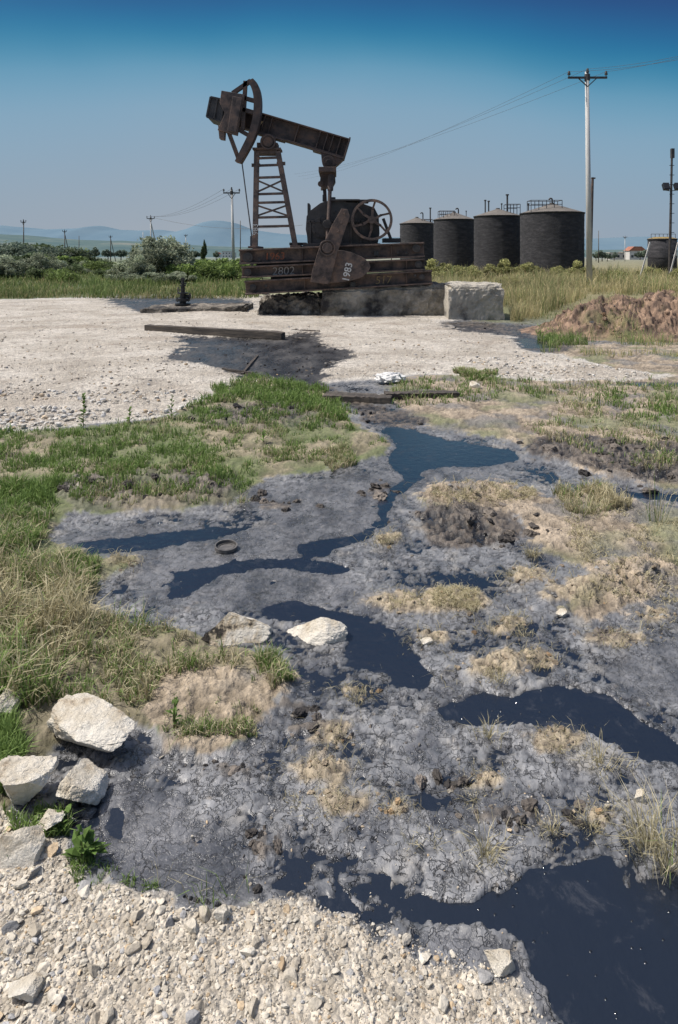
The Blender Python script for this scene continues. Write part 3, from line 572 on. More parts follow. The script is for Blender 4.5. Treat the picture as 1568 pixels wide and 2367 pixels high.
def weed(px,base,h,n,leafL,label,col=(.09,.15,.035)):
    d=GY(base); x=(px-CX)*d/F; z=float(terrain(np.array([x]),np.array([d]))[0]); V=[];Fa=[];C=[]
    def leaf(p,az,el,L,w):
        dr=Vector((math.cos(az)*math.cos(el),math.sin(az)*math.cos(el),math.sin(el))); s=Vector((-math.sin(az),math.cos(az),0)); b=len(V)
        droop=Vector((0,0,-.3*L)); V.extend([p,p+dr*L*.45+s*w,p+dr*L+droop,p+dr*L*.45-s*w,p+dr*L*.5+Vector((0,0,-.02*L))]); Fa.extend([(b,b+1,b+4),(b+1,b+2,b+4),(b+2,b+3,b+4),(b+3,b,b+4)])
        k=random.uniform(.7,1.6); C.extend([[q*k for q in col]]*5)
    for i in range(n):
        t=(i+.3)/n; leaf(Vector((random.gauss(0,.005),random.gauss(0,.005),h*t)),random.uniform(0,6.28),.5+t*.6,leafL*(1.15-t*.7)*random.uniform(.7,1.2),leafL*.16)
    b=len(V); V.extend([Vector((-.004,0,0)),Vector((.004,0,0)),Vector((0,0,h*1.05)),Vector((0,.004,0))]); Fa.extend([(b,b+1,b+2),(b+1,b+3,b+2)]); C.extend([[.1,.1,.04]]*4)
    o=fastmesh('weed_plant',[tuple(v) for v in V],Fa,M_leaf,np.array(C)); o.location=(x,d,z); thing(o,label,'weed')
weed(193,1000,.33,44,.09,"upright dark green dock weed by gravel edge"); weed(397,975,.25,26,.08,"small leafy green weed by gravel edge")
weed(190,2000,.08,18,.08,"broad leaved green weed growing among stones"); weed(150,1915,.04,14,.06,"low green weed beside white rocks"); weed(215,1990,.05,10,.07,"broad leaved green weed growing among stones")
weed(610,1030,.12,20,.06,"leafy green weed on earth bank",(.12,.2,.05)); weed(403,1700,.12,16,.05,"thin green weed in dry grass"); weed(300,985,.14,22,.09,"leafy green weed on grassy bank"); weed(30,1985,.03,12,.05,"low green weed among stones")
# ------------------------------------------------------------------ pumpjack
D=20.0
def q(px,py,dy=0.): dd=D+dy; return Vector(((px-CX)*dd/F,dd,CH-(py-HY)*dd/F))
def q2(pts,dy): dd=D+dy; return [((a-CX)*dd/F,CH-(b-HY)*dd/F) for a,b in pts]
K=D/F
PJ=empty('pumpjack',q(770,672,0)); thing(PJ,"rusty idle oil pumpjack standing on stacked steel beams","pumpjack")
mb=MB(); FR=-.8
for a,b,h in(((555,594),(980,577),33),((560,629),(982,611),26),((568,665),(998,640),31)):
    for dy in(FR,.75): mb.ibeam(q(*a,dy),q(*b,dy),h*K,.40,.045,.04)
for px,py in((580,580),(690,576),(800,571),(900,567),(965,564)): mb.box(q(px,py+16,0),(.22,1.4,.25))
mb.box(q(610,578,0),(.9,1.6,.03)); mb.box(q(850,569,0),(2.2,1.6,.03))
for px,py,h in((700,590,.33),(905,582,.33),(700,623,.25),(940,613,.25),(705,657,.31),(940,643,.31)): mb.box(q(px,py,FR-.07),(.02,.12,h))
skid=mb.obj('skid_frame',M_rust2,PJ,bevel=.008)
for px,py,r in((573,595,11),(963,574,9),(573,629,8),(585,664,7),(968,611,8),(583,610,4),(976,640,6),(600,600,3),(940,585,3),(920,584,3),(615,661,3),(960,637,3)):
    mb=MB(); mb.cyl(q(px,py,FR-.17),q(px,py,FR-.02),r*K,n=18); mb.cyl(q(px,py,FR-.2),q(px,py,FR-.16),r*K*.5,n=6); mb.obj('bolt',M_dark,skid)
mb=MB(); mb.box(q(870,586,FR-.12),(.14,.14,.12)); mb.obj('clamp',M_black,skid)
mb=MB(); mb.box(q(816,657,FR-.12),(.14,.12,.12)); mb.obj('clamp',M_black,skid)
mb=MB(); mb.box(q(772,645,FR+.3),(3.6,.1,.25)); mb.box(q(772,612,FR+.3),(4.4,.1,.2)); mb.obj('gap_shade_strip',M_black,skid)  # black strips behind the beam gaps, standing in for shade there
text('painted_number','1963',.29,q(635,593,FR-.04),math.radians(2),M_orange,skid,.1,bold=.0)
text('painted_number','2802',.32,q(655,627,FR-.04),math.radians(2.5),M_grey,skid,.1,bold=-.002)
text('painted_number','517',.31,q(886,648,FR-.04),math.radians(3),M_yellow,skid,.15,bold=-.001)
mb=MB()
def lx(py): return 594-4*(py-350)/225
def rx(py): return 643+41*(py-350)/224
for dy,dt in((-.5,-.22),(.5,.22)):
    def e(px,py):
        t=(py-345)/230; return q(px,py,dt+(dy-dt)*t)
    mb.bar(e(594,350),e(590,575),.12,.15); mb.bar(e(643,350),e(684,574),.12,.15)
    for py in(366,383,411,449,469,503,524): mb.bar(e(lx(py),py),e(rx(py),py-2),.07,.07)
    for a,b in((416,445),(474,500)):
        mb.bar(e(lx(a),a),e(rx(b),b),.06,.05); mb.bar(e(lx(b),b),e(rx(a),a),.06,.05)
for py in(380,430,480,530): 
    t=(py-345)/230; w=.22+.28*t
    for px in(594,643+41*(py-350)/224): mb.bar(q(px,py,-w),q(px,py,w),.06,.06)
mb.box(q(619,347,0),(.82,.62,.06)); mb.box(q(619,354,0),(.62,.5,.1)); mb.box(q(592,382,-.25),(.25,.06,.1)); mb.box(q(650,378,-.25),(.25,.06,.1))
mb.box(q(592,572,0),(.3,1.3,.06)); mb.box(q(686,570,0),(.3,1.3,.06))
post=mb.obj('samson_post',M_rust2,PJ,bevel=.006)
text('painted_number','983',.22,q(591,530,-.57),math.radians(90),M_white,post,0,bold=.0)
mb=MB(); mb.cyl(q(620,328,-.36),q(620,328,.36),18*K,n=28); mb.cyl(q(620,328,-.4),q(620,328,-.34),11*K,n=20); mb.box(q(620,339,0),(.6,.5,.16)); mb.torus(q(620,328,-.37),(0,1,0),.2,.05,.06,28)
mb.obj('saddle_bearing',M_rust,PJ,bevel=.005)
mb=MB(); A=q(528,264); B=q(802,345); mb.ibeam(A,B,46*K,.42,.04,.06); dirv=(B-A).normalized(); nrm=Vector((-dirv.z,0,dirv.x))
L_=(B-A).length
for t in(.30,.36,.58,.76,.82,.87,.93,.999): 
    c=A+dirv*L_*t; mb.bar(c-nrm*21*K,c+nrm*21*K,.40,.025)
mb.bar(A+dirv*L_*.74-nrm*25*K,B-nrm*25*K,.5,.04); mb.bar(A+dirv*L_*.22-nrm*24*K,A+dirv*L_*.5-nrm*24*K,.46,.04)
mb.bar(B-nrm*26*K,B+nrm*26*K,.46,.04)
beam=mb.obj('walking_beam',M_rust,PJ,bevel=.006)
text('painted_number','7',.34,q(600,290,-.225),math.radians(-12),M_yellow,beam,0,bold=.0)
mb=MB(); outer=[(585,181),(597,196),(603,222),(603,255),(598,288),(588,318),(573,347),(556,376)]
inner=[(543,372),(558,342),(572,313),(581,285),(586,255),(586,222),(580,200),(572,186)]
def smoothpts(p,n=4):
    out=[]
    for i in range(len(p)-1):
        p0=p[max(i-1,0)];p1=p[i];p2=p[i+1];p3=p[min(i+2,len(p)-1)]
        for k in range(n):
            t=k/n; out.append(tuple(.5*((2*p1[j])+(-p0[j]+p2[j])*t+(2*p0[j]-5*p1[j]+4*p2[j]-p3[j])*t*t+(-p0[j]+3*p1[j]-3*p2[j]+p3[j])*t**3) for j in(0,1)))
    return out+[p[-1]]
o_=smoothpts(outer); i_=smoothpts(inner)
pts=q2(o_+i_,-.62); y0=D-.62; y1=D-.22; n=len(pts); h=len(o_)
v=[(a,y0,b) for a,b in pts]+[(a,y1,b) for a,b in pts]; f=[]
for k in range(h-1):
    j=n-1-k; f.append((k,k+1,j-1,j)); f.append((n+k+1,n+k,n+j,n+j-1)); f.append((k,n+k,n+k+1,k+1)); f.append((j,j-1,n+j-1,n+j))
f.append((0,n-1,2*n-1,n)); f.append((h-1,n+h-1,n+h,h)); mb.add(v,f)
head=mb.obj('horse_head',M_rust,PJ,label="curved head arc swung aside")
mb=MB(); dy=-.45
for a,b in(((580,187),(538,216)),((590,262),(540,248)),((584,318),(545,296)),((552,368),(527,300)),((598,236),(548,222)),((568,188),(562,300))): mb.bar(q(*a,dy),q(*b,dy),.14,.11)
mb.obj('head_strut',M_rust,head)
mb=MB(); mb.prism(q2([(512,209),(566,218),(560,246),(548,312),(503,300),(520,262),(508,238)],-.66),D-.66,D-.45)
mb.prism(q2([(538,222),(560,226),(546,306),(526,302)],-.72),D-.72,D-.66); mb.prism(q2([(504,288),(520,292),(518,322),(507,320)],-.6),D-.6,D-.3)
mb.obj('head_bracket',M_rust2,head,bevel=.01)
mb=MB(); mb.prism(q2([(487,224),(534,234),(526,286),(478,270)],-.55),D-.55,D+.5)
for a,b in(((487,224),(534,234)),((478,270),(526,286)),((487,224),(478,270)),((534,234),(526,286)),((503,228),(495,276)),((519,231),(511,281))): mb.bar(q(*a,-.57),q(*b,-.57),.06,.05)
mb.obj('counterweight_box',M_dark,head,bevel=.006)
mb=MB(); mb.cyl(q(560,378,-.42),q(572,470,-.42),.018,n=8); mb.cyl(q(572,470,-.42),q(584,560,-.42),.018,n=8); mb.box(q(583,558,-.42),(.1,.1,.3)); mb.obj('bridle_cable',M_wire,PJ)
mb=MB(); mb.prism(q2([(742,350),(796,366),(788,374),(772,388),(750,388),(744,372)],-.22),D-.22,D+.22); mb.cyl(q(760,375,-.3),q(760,375,.3),15*K,n=24); mb.cyl(q(760,375,-.36),q(760,375,.36),7*K,n=16)
mb.prism(q2([(752,386),(768,386),(775,400),(776,420),(768,434),(746,434),(740,420),(742,398)],-.2),D-.2,D+.2); mb.box(q(758,398,0),(.5,1.4,.14)); mb.cyl(q(742,425,-.25),q(742,425,.25),.09,n=14)
mb.obj('equalizer',M_rust,PJ,bevel=.01)
for s,px0 in((-1,765),(1,749)):
    mb=MB(); mb.cyl(q(px0,405,s*.5),q(757,560,s*1.0),.055,n=12); mb.cyl(q(px0,405,s*.5),q(px0-1,440,s*.6),.085,n=12); mb.box(q(757,570,s*1.02),(.3,.14,.34)); mb.cyl(q(757,573,s*.92),q(757,573,s*1.14),.1,n=16); mb.obj('pitman_arm',M_rust,PJ)
for s in(-1,1):
    yA=-1.36 if s<0 else .95
    mb=MB()
    mb.prism(q2([(790,482),(804,484),(809,500),(780,585),(764,650),(758,657),(718,652),(722,626),(742,560),(752,556),(768,520)],yA),D+yA,D+yA+.14)
    mb.cyl(q(757,573,yA-.07),q(757,573,yA+.2),.14,n=18); mb.torus(q(757,573,yA-.02),(0,1,0),.2,.04,.05,24)
    for px,py in((797,494),(790,515),(783,535),(735,635),(748,640)): mb.cyl(q(px,py,yA-.03),q(px,py,yA),.03,n=8)
    mb.obj('crank_arm',M_rust2 if s<0 else M_dark,PJ,bevel=.008)
    mb=MB(); y2=yA+.15 if s<0 else yA+.16
    mb.prism(q2([(750,582),(790,578),(812,583),(838,594),(853,606),(857,617),(852,628),(838,641),(815,648),(790,652),(745,656),(735,640)],y2),D+y2,D+y2+.18)
    for px,py in((782,612),(792,598),(815,640),(838,612)): mb.box(q(px,py,y2-.02),(.05,.04,.05))
    cw=mb.obj('crank_counterweight',M_rust2 if s<0 else M_dark,PJ,bevel=.012)
    if s<0:
        text('painted_number','1983',.27,q(804,629,y2-.008),math.radians(78),M_white,cw,0,bold=.004)
mb=MB(); mb.prism(q2([(712,574),(710,545),(707,530),(709,500),(716,488),(740,470),(752,465),(795,463),(800,467),(835,469),(866,480),(876,500),(878,540),(872,572)],-.55),D-.55,D+.55)
mb.cyl(q(745,526,-.6),q(745,526,.6),24*K,n=32)
mb.cyl(q(757,518,-1.0),q(757,518,1.0),.13,n=18); mb.box(q(790,512,-.57),(2.0,.10,.07)); mb.box(q(795,466,-.1),(.9,1.2,.05)); mb.cyl(q(770,466,0),q(770,456,0),.08,n=12); mb.cyl(q(748,466,-.2),q(748,450,-.2),.03,n=8); mb.box(q(840,466,-.2),(.3,.3,.1))
for px in(718,790,812,834,856): mb.box(q(px,538,-.57),(.05,.10,.75))
for px in(725,740,775,800,825,850,868): mb.cyl(q(px,509,-.64),q(px,515,-.64),.025,n=6)
for px in(775,790,805,820): mb.cyl(q(px,490,-.58),q(px,490,-.55),.04,n=8)
for i in range(10):
    t=math.pi*2*i/10; c=q(745,526,-.6); mb.cyl((c.x+math.cos(t)*.25,c.y-.05,c.z+math.sin(t)*.25),(c.x+math.cos(t)*.25,c.y+.02,c.z+math.sin(t)*.25),.025,n=6)
mb.box(q(715,500,0),(.06,.9,.7)); mb.box(q(790,568,0),(2.2,1.3,.12))
mb.obj('gearbox',M_dark,PJ,bevel=.01)
c=q(860,508,-.8); mb=MB(); mb.torus(c,(.12,1,0),43*K,.07,.16,56)
for i in range(6):
    t=math.pi/3*i+.35; d1=Vector((math.cos(t),0,math.sin(t))); d2=Vector((math.cos(t+.12),0,math.sin(t+.12)))
    mb.bar(c+d1*.08,c+d2*.3,.06,.07); mb.bar(c+d2*.28,c+d1*.52,.06,.055)
mb.cyl(c+Vector((0,-.1,0)),c+Vector((0,.14,0)),.11,n=18); mb.cyl(c,c+Vector((0,.6,0)),.06,n=12)
mb.obj('flywheel',M_rust2,PJ,label="spoked belt pulley wheel")
mb=MB(); mb.box(q(905,556,0),(.5,.7,.12)); mb.bar(q(886,505,-.3),q(905,556,-.3),.1,.08); mb.obj('mounting_bracket',M_dark,PJ)
mb=MB(); mb.box(q(690,564,.2),(.5,.5,.08)); mb.obj('mounting_plate',M_dark,PJ,bevel=.01)
def block(name,pts,y0,y1,mat,label,seed,amp=1.):
    x0,x1,zb,zl,zr=pts; NX=60;NY=20;NZ=16
    def P(u,v,w):
        x=x0+(x1-x0)*u; y=y0+(y1-y0)*v; zt=zl+(zr-zl)*u; z=zb+(zt-zb)*w
        p=Vector((x,y,z)); nn=mnoise.fractal(p*2.2+Vector((seed,0,0)),1,2,4); n2=mnoise.fractal(p*6+Vector((0,seed,0)),1,2,3)
        e=max((abs(u-.5)*2)**30+(w)**14,(abs(v-.5)*2)**30+(w)**14)
        p+=Vector(((u-.5)*.08,0,0))*nn*amp; p.y-= (.03*n2+.03*nn)*amp if v==0 else 0; p.z+=(.03*n2+.025*nn)*w*amp
        if e>1.3: p-=Vector((u-.5,v-.5,w-.5))*.09*max(0,1+1.2*nn+1.0*n2)*amp
        return p
    V={};verts=[];faces=[]
    def idx(i,j,k):
        if (i,j,k) not in V: V[(i,j,k)]=len(verts); verts.append(P(i/NX,j/NY,k/NZ))
        return V[(i,j,k)]
    for i in range(NX):
        for k in range(NZ):
            faces.append((idx(i,0,k),idx(i+1,0,k),idx(i+1,0,k+1),idx(i,0,k+1))); faces.append((idx(i,NY,k),idx(i,NY,k+1),idx(i+1,NY,k+1),idx(i+1,NY,k)))
        for j in range(NY): faces.append((idx(i,j,NZ),idx(i+1,j,NZ),idx(i+1,j+1,NZ),idx(i,j+1,NZ)))
    for j in range(NY):
        for k in range(NZ):
            faces.append((idx(0,j,k),idx(0,j,k+1),idx(0,j+1,k+1),idx(0,j+1,k))); faces.append((idx(NX,j,k),idx(NX,j+1,k),idx(NX,j+1,k+1),idx(NX,j,k+1)))
    m=bpy.data.meshes.new(name); loc=Vector(((x0+x1)/2,(y0+y1)/2,0)); m.from_pydata([v-loc for v in verts],[],faces); m.materials.append(mat)
    o=link(bpy.data.objects.new(name,m)); o.location=loc; thing(o,label,'concrete block'); return o
def X(px,d): return (px-CX)*d/F
M_conc0=nmat('oily_rubble_concrete',[(.03,.028,.028),(.14,.125,.105),(.34,.30,.25)],scale=2.6,rough=.92,bump=1.,bscale=12,pos=[.42,.52,.68],bdist=.06)
block('concrete_block',(X(598,19.3),X(748,19.3),-.05,.46,.58),19.3,21.2,M_conc0,"oil blackened low broken footing under steel beams",1,3.2)
block('concrete_block',(X(744,19.0),X(1042,19.0),-.05,.80,.90),19.0,21.2,M_conc,"black stained long concrete foundation under pumpjack",2,1.5)
block('concrete_block',(X(1038,18.1),X(1166,18.1),-.05,.93,.95),18.1,20.2,M_conc2,"rough grey concrete end block of the foundation",3,1.2)
block('concrete_slab',(X(325,20.1),X(566,20.1),-.05,.16,.21),20.1,22.0,M_conc0,"oily concrete slab around the wellhead",4)
WH=Vector((X(423,21),21,.2)); mb=MB()
for z0,z1,r in((0,.05,.24),(.05,.12,.1),(.12,.16,.22),(.16,.2,.22),(.2,.34,.09),(.34,.38,.17),(.38,.58,.065),(.58,.62,.1),(.62,.84,.045)): mb.cyl(WH+Vector((0,0,z0)),WH+Vector((0,0,z1)),r,n=18)
mb.cyl(WH+Vector((-.02,0,.27)),WH+Vector((.25,0,.27)),.05,n=12); mb.cyl(WH+Vector((.2,0,.27)),WH+Vector((.23,0,.27)),.1,n=14); mb.torus(WH+Vector((-.14,0,.46)),(1,0,0),.08,.02,.02,16); mb.cyl(WH+Vector((-.15,0,.46)),WH+Vector((0,0,.46)),.02,n=8); mb.box(WH+Vector((0,0,.79)),(.12,.08,.06)); mb.box(WH+Vector((.02,0,.66)),(.16,.07,.05))
for i in range(8):
    t=i*math.pi/4; mb.cyl(WH+Vector((math.cos(t)*.18,math.sin(t)*.18,.1)),WH+Vector((math.cos(t)*.18,math.sin(t)*.18,.23)),.02,n=6)
o=centered(mb,'wellhead',M_black,tuple(WH),bevel=.004); thing(o,"black oily wellhead valve on concrete slab","wellhead")
def timber(a,b,w,h,label,name='timber_beam',mat=M_wood,z=None):
    (pa,ya),(pb,yb)=a,b; da,db=GY(ya),GY(yb); A=Vector((X(pa,da),da,0)); B=Vector((X(pb,db),db,0)); L=(B-A).length; n=26; V=[];Fx=[]
    for i in range(n+1):
        t=i/n; k=1-.15*random.random()*(1 if i in(0,n) else .3)
        for (u,v) in((-1,0),(1,0),(1,1),(-1,1)): V.append(((t-.5)*L,u*w/2*k,(v*h+random.uniform(-.006,.006))*k))
    for i in range(n):
        for k in range(4): Fx.append((i*4+k,i*4+(k+1)%4,i*4+4+(k+1)%4,i*4+4+k))
    Fx.append((3,2,1,0)); Fx.append(tuple(n*4+k for k in range(4)))
    m=bpy.data.meshes.new(name); m.from_pydata(V,[],Fx); m.materials.append(mat); o=link(bpy.data.objects.new(name,m)); M=(A+B)/2
    zz=float(terrain(np.array([M.x]),np.array([M.y]))[0]) if z is None else z
    o.location=(M.x,M.y,max(zz-.01,0)); o.rotation_euler=(0,0,math.atan2(B.y-A.y,B.x-A.x)); thing(o,label,'timber'); return o
timber((341,768),(655,786),.2,.15,"long dark oil soaked timber lying on gravel",z=.03)
timber((748,926),(905,932),.2,.08,"weathered split timber half buried in mud"); timber((890,925),(1060,922),.16,.07,"weathered dark timber lying on earth")
timber((730,912),(870,918),.08,.04,"thin grey weathered board on mud",mat=M_wpole); timber((560,868),(596,825),.04,.04,"dark stick lying in oily channel",name='stick'); timber((515,858),(585,868),.04,.05,"dark stick lying in oily channel",name='stick')
timber((425,2078),(540,2108),.01,.007,"thin black metal rod at gravel edge",name='metal_rod',mat=M_black)
timber((560,680),(620,694),.1,.06,"dark iron pipe beside the footing",name='iron_pipe',mat=M_black,z=.2); timber((675,766),(740,769),.05,.03,"small dark stick lying on gravel",name='stick'); timber((450,722),(575,712),.12,.08,"short oily plank by slab",z=.1)
V,Fc=ico(4); V=V.copy()
for i,v in enumerate(V):
    p=Vector(v); V[i]*=1+.35*mnoise.fractal(p*2.3,1,2,4); 
V*=np.array((.19,.13,.075)); V[:,2]=np.maximum(V[:,2],-.04); dd=GY(888)
o=fastmesh('plastic_bag',V,Fc,M_bag); o.location=(X(903,dd),dd,.08); thing(o,"crumpled white plastic bag on muddy ground","bag")
dd=GY(1272); c=Vector((X(523,dd),dd,.012)); mb=MB(); mb.torus(c+Vector((0,0,.010)),(.03,-.08,1),.062,.007,.02,40); mb.cyl(c,c+Vector((0,0,.006)),.06,n=32); mb.torus(c+Vector((0,0,.008)),(0,0,1),.045,.004,.006,32)
o=centered(mb,'metal_lid',nmat('muddy_metal',[(.05,.05,.052),(.16,.15,.14)],scale=30,rough=.5,bump=.3),tuple(c)); thing(o,"round muddy tin lid lying in oil","lid")
# ------------------------------------------------------------------ tanks
def tank(x0,x1,ytop,apex,d,label,fit):
    cx=X((x0+x1)/2,d); R=(x1-x0)/2*d/F; zt=CH-(ytop-HY)*d/F; za=CH-(apex-HY)*d/F
    E=empty('storage_tank',(cx,d,0)); thing(E,label,'storage tank','row of black storage tanks')
    n=64; rows=26; V=[];Fx=[]
    for j in range(rows+1):
        for i in range(n):
            t=2*math.pi*i/n; r=R*(1+.008*mnoise.noise(Vector((math.cos(t)*3,math.sin(t)*3,j*.6+cx))))+(.02 if j%2 else -.01)*(.5+mnoise.noise(Vector((math.cos(t)*2,math.sin(t)*2,j*1.7)))); V.append((cx+r*math.cos(t),d+r*math.sin(t),-.1+(zt+.1)*j/rows))
    for j in range(rows):
        for i in range(n): Fx.append((j*n+i,j*n+(i+1)%n,(j+1)*n+(i+1)%n,(j+1)*n+i))
    mb=MB(); mb.add(V,Fx); mb.torus((cx,d,zt-.04),(0,0,1),R+.03,.07,.1,64); mb.obj('tank_wall',M_tank,E,smooth=True)
    mb=MB(); mb.cyl((cx,d,zt),(cx,d,za),R+.08,.12,n=64); mb.cyl((cx,d,za-.03),(cx,d,za+.08),.2,n=16)
    mb.obj('tank_roof',M_troof,E)
    for kind,px,py,wd in fit:
        mb=MB(); x=X(px,d); z=CH-(py-HY)*d/F
        if kind=='goose':
            mb.cyl((x,d,za-.4),(x,d,z-.12),.07,n=10); 
            for i in range(6):
                t0=math.pi*i/6;t1=math.pi*(i+1)/6; mb.cyl((x-.14+.14*math.cos(t0),d,z-.12+.14*math.sin(t0)),(x-.14+.14*math.cos(t1),d,z-.12+.14*math.sin(t1)),.07,n=8)
            mb.obj('vent_pipe',M_dark,E)
        elif kind=='pipe':
            mb.cyl((x,d,zt-.1),(x,d,z),.08*wd,n=10); mb.cyl((x,d,z-.12),(x,d,z),.15*wd,n=10); mb.obj('vent_pipe',M_dark,E)
        else:
            w=wd*d/F; yy=d-R*.55
            for i in range(5):
                xx=x-w/2+w*i/4; mb.cyl((xx,yy,zt-.05),(xx,yy,z),.03,n=6); mb.cyl((xx,yy+1.2,zt-.05),(xx,yy+1.2,z),.03,n=6)
            for zz in(z,z-.35):
                mb.cyl((x-w/2,yy,zz),(x+w/2,yy,zz),.028,n=6); mb.cyl((x-w/2,yy+1.2,zz),(x+w/2,yy+1.2,zz),.028,n=6)
            for xx in(x-w/2,x+w/2): mb.cyl((xx,yy,z),(xx,yy+1.2,z),.028,n=6)
            mb.box((x,yy+.6,zt+.02),(w,1.2,.05)); mb.obj('railing',M_wire,E)
tank(1205,1347,493,471,60,"large black corrugated storage tank with conical roof",[('goose',1277,459,1),('rail',1252,466,70),('pipe',1222,470,.6)])
tank(1097,1205,500,483,67,"black corrugated storage tank with two upright pipes",[('pipe',1122,462,.8),('pipe',1130,464,.8),('pipe',1173,449,1.1),('pipe',1160,470,.6),('rail',1180,474,30)])
tank(1003,1097,508,491,74,"black corrugated storage tank with curved vent pipe",[('goose',1060,482,1),('rail',1030,489,34),('pipe',1078,487,.5)])
tank(925,1003,517,503,83,"smaller black corrugated storage tank with curved vent",[('goose',978,492,1),('pipe',995,480,1),('rail',985,508,24)])
d=58; cx=X(1531,d); E=empty('water_tank',(cx,d,0)); thing(E,"dark water tank marked H2O with yellow weeds on top","water tank"); R=31*d/F; zt=CH+(HY-552)*d/F
mb=MB(); mb.cyl((cx,d,-.1),(cx,d,zt),R,n=40); mb.torus((cx,d,zt-.05),(0,0,1),R+.02,.06,.08,40); mb.torus((cx,d,zt*.5),(0,0,1),R+.01,.03,.05,40); w_=mb.obj('tank_wall',M_tank,E,smooth=True)
mb=MB(); mb.cyl((cx,d,zt),(cx,d,zt+.15),R+.03,R*.6,n=40); mb.obj('tank_roof',nmat('yellow_dusty_roof',[(.16,.11,.04),(.3,.22,.08)],scale=4,rough=.9,bump=.3),E)
mb=MB()
for i in range(7): mb.cyl((cx-R*.9+R*1.8*i/6,d-.2,zt),(cx-R*.9+R*1.8*i/6,d-.2,zt+.4),.02,n=6)
mb.cyl((cx-R*.9,d-.2,zt+.4),(cx+R*.9,d-.2,zt+.4),.02,n=6); mb.obj('railing',M_wire,E)
text('painted_writing','H\u2082O',.62,(cx+R*.45,d-R*.93,CH+(HY-588)*d/F),0,M_white,E,0,bold=.012)
# ------------------------------------------------------------------ poles & wires
def pole(px,ytop,d,arm,mat,label,r=.14,brace=False,lean=0):
    x=X(px,d); zt=CH+(HY-ytop)*d/F; E=empty('utility_pole',(x,d,0)); thing(E,label,'utility pole','roadside utility poles')
    mb=MB(); mb.cyl((x+lean,d,-.1),(x,d,zt),r,r*.62,n=14); mb.obj('pole_shaft',mat,E,smooth=True)
    if arm:
        w=arm*d/F/2; mb=MB(); za=zt-.35; mb.box((x,d-.1,za),(w*2,.09,.11)); mb.bar((x-w*.5,d-.1,za),(x,d-.1,za-.5),.05,.05); mb.bar((x+w*.5,d-.1,za),(x,d-.1,za-.5),.05,.05); mb.cyl((x,d-.05,za-.15),(x,d-.05,za+.2),r*.9,n=10); mb.obj('cross_arm',M_dark,E)
        for xx,zz in((x-w*.95,za),(x,za+.15),(x+w*.95,za)):
            mb=MB(); mb.cyl((xx,d-.1,zz),(xx,d-.1,zz+.3),.025,n=8); mb.cyl((xx,d-.1,zz+.15),(xx,d-.1,zz+.22),.085,.085,n=12); mb.cyl((xx,d-.1,zz+.25),(xx,d-.1,zz+.36),.075,.05,n=12)
            mb.obj('insulator',M_dark,E)
    if brace:
        mb=MB(); mb.cyl((x+1.6,d,-.1),(x+.05,d,zt*.86),r*.8,r*.6,n=10); mb.obj('brace',mat,E)
    return x,zt
x1,z1=pole(1357,166,38,90,M_pole,"tall pale concrete utility pole with crossarm",r=.17,lean=.15)
x2,z2=pole(536,437,60,38,M_pole,"pale concrete utility pole with crossarm by field",r=.15,lean=.2)
pole(349,500,105,18,M_pole,"pale utility pole with diagonal brace in field",r=.13,brace=True)
pole(556,510,120,0,M_wpole,"thin wooden pole beyond the pumpjack",r=.1)
pole(55,509,120,12,M_wpole,"wooden utility pole above scrubland",r=.12)
pole(150,532,165,10,M_wpole,"wooden utility pole with brace in scrub",r=.14,brace=True)
pole(183,545,200,0,M_wpole,"distant pole above scrubland",r=.14); pole(256,545,205,8,M_wpole,"distant wooden pole with brace",r=.15,brace=True)
pole(331,536,185,0,M_pole,"distant pale pole above olive trees",r=.13); pole(430,542,200,8,M_pole,"distant pale pole above olive trees",r=.14)
pole(1384,533,170,0,M_wpole,"distant thin pole behind storage tanks",r=.12); pole(1445,546,210,9,M_pole,"distant utility pole near houses",r=.13)
d=55; x=X(1366,d); mb=MB(); mb.cyl((x-.1,d,-.1),(x+.15,d,CH+(HY-410)*d/F),.16,.1,n=12); mb.box((x+.2,d,CH+(HY-412)*d/F),(.3,.2,.1)); o=centered(mb,'iron_post',M_rust,(x,d,0)); thing(o,"rust brown iron post beside the tanks","post")
d=50; x=X(1550,d); zt=CH+(HY-345)*d/F; E=empty('light_mast',(x,d,0)); thing(E,"dark steel floodlight mast beside water tank","floodlight mast")
mb=MB(); mb.cyl((x-.08,d,-.1),(x+.12,d,zt),.11,.07,n=12); mb.box((x+.15,d,zt-.3),(.22,.22,.7)); 
for k in range(8): mb.box((x+.05,d-.12,zt-1.2-k*.7),(.35,.04,.04))
mb.obj('mast_shaft',M_dark,E)
for s in(-1,1):
    mb=MB(); zc=CH+(HY-432)*d/F; R=Matrix.Rotation(-.5,3,'X'); mb.box((x+s*.42,d-.2,zc),(.42,.3,.5),R); mb.box((x+s*.42,d-.36,zc-.06),(.36,.02,.42),R); mb.bar((x,d,zc-.3),(x+s*.42,d-.1,zc-.25),.05,.05); mb.obj('floodlight',M_black,E)
for k,(a,b) in enumerate((((1503,560),(1480,640)),((1568,560),(1545,650)))):
    mb=MB(); mb.bar(W(*a,48),W(*b,48),.08,.08); o=centered(mb,'stay_bar',M_pole,W(*b,48)); thing(o,"pale leaning stay bar by water tank","stay bar")
def wire(a,b,sag,r=.016):
    a=Vector(a);b=Vector(b); n=24; mb=MB(); pr=None
    for i in range(n+1):
        t=i/n; p=a.lerp(b,t)-Vector((0,0,sag*4*t*(1-t)))
        if pr: mb.cyl(pr,p,r,n=5,caps=False)
        pr=p
    o=centered(mb,'power_line',M_wire,tuple(a)); thing(o,"thin overhead power cable between poles","power cable",'overhead power cables')
w=90*38/F/2
for k,dx in enumerate((-w*.95,0,w*.95)):
    py=(408,402,396)[k]; a=(x1+dx,37.9,z1-.02+(.15 if dx==0 else 0)); wire(a,W(700-k*10,py+6,125),1.0,.009); wire(a,W(1900+k*40,60-k*30,24),.35,.008)
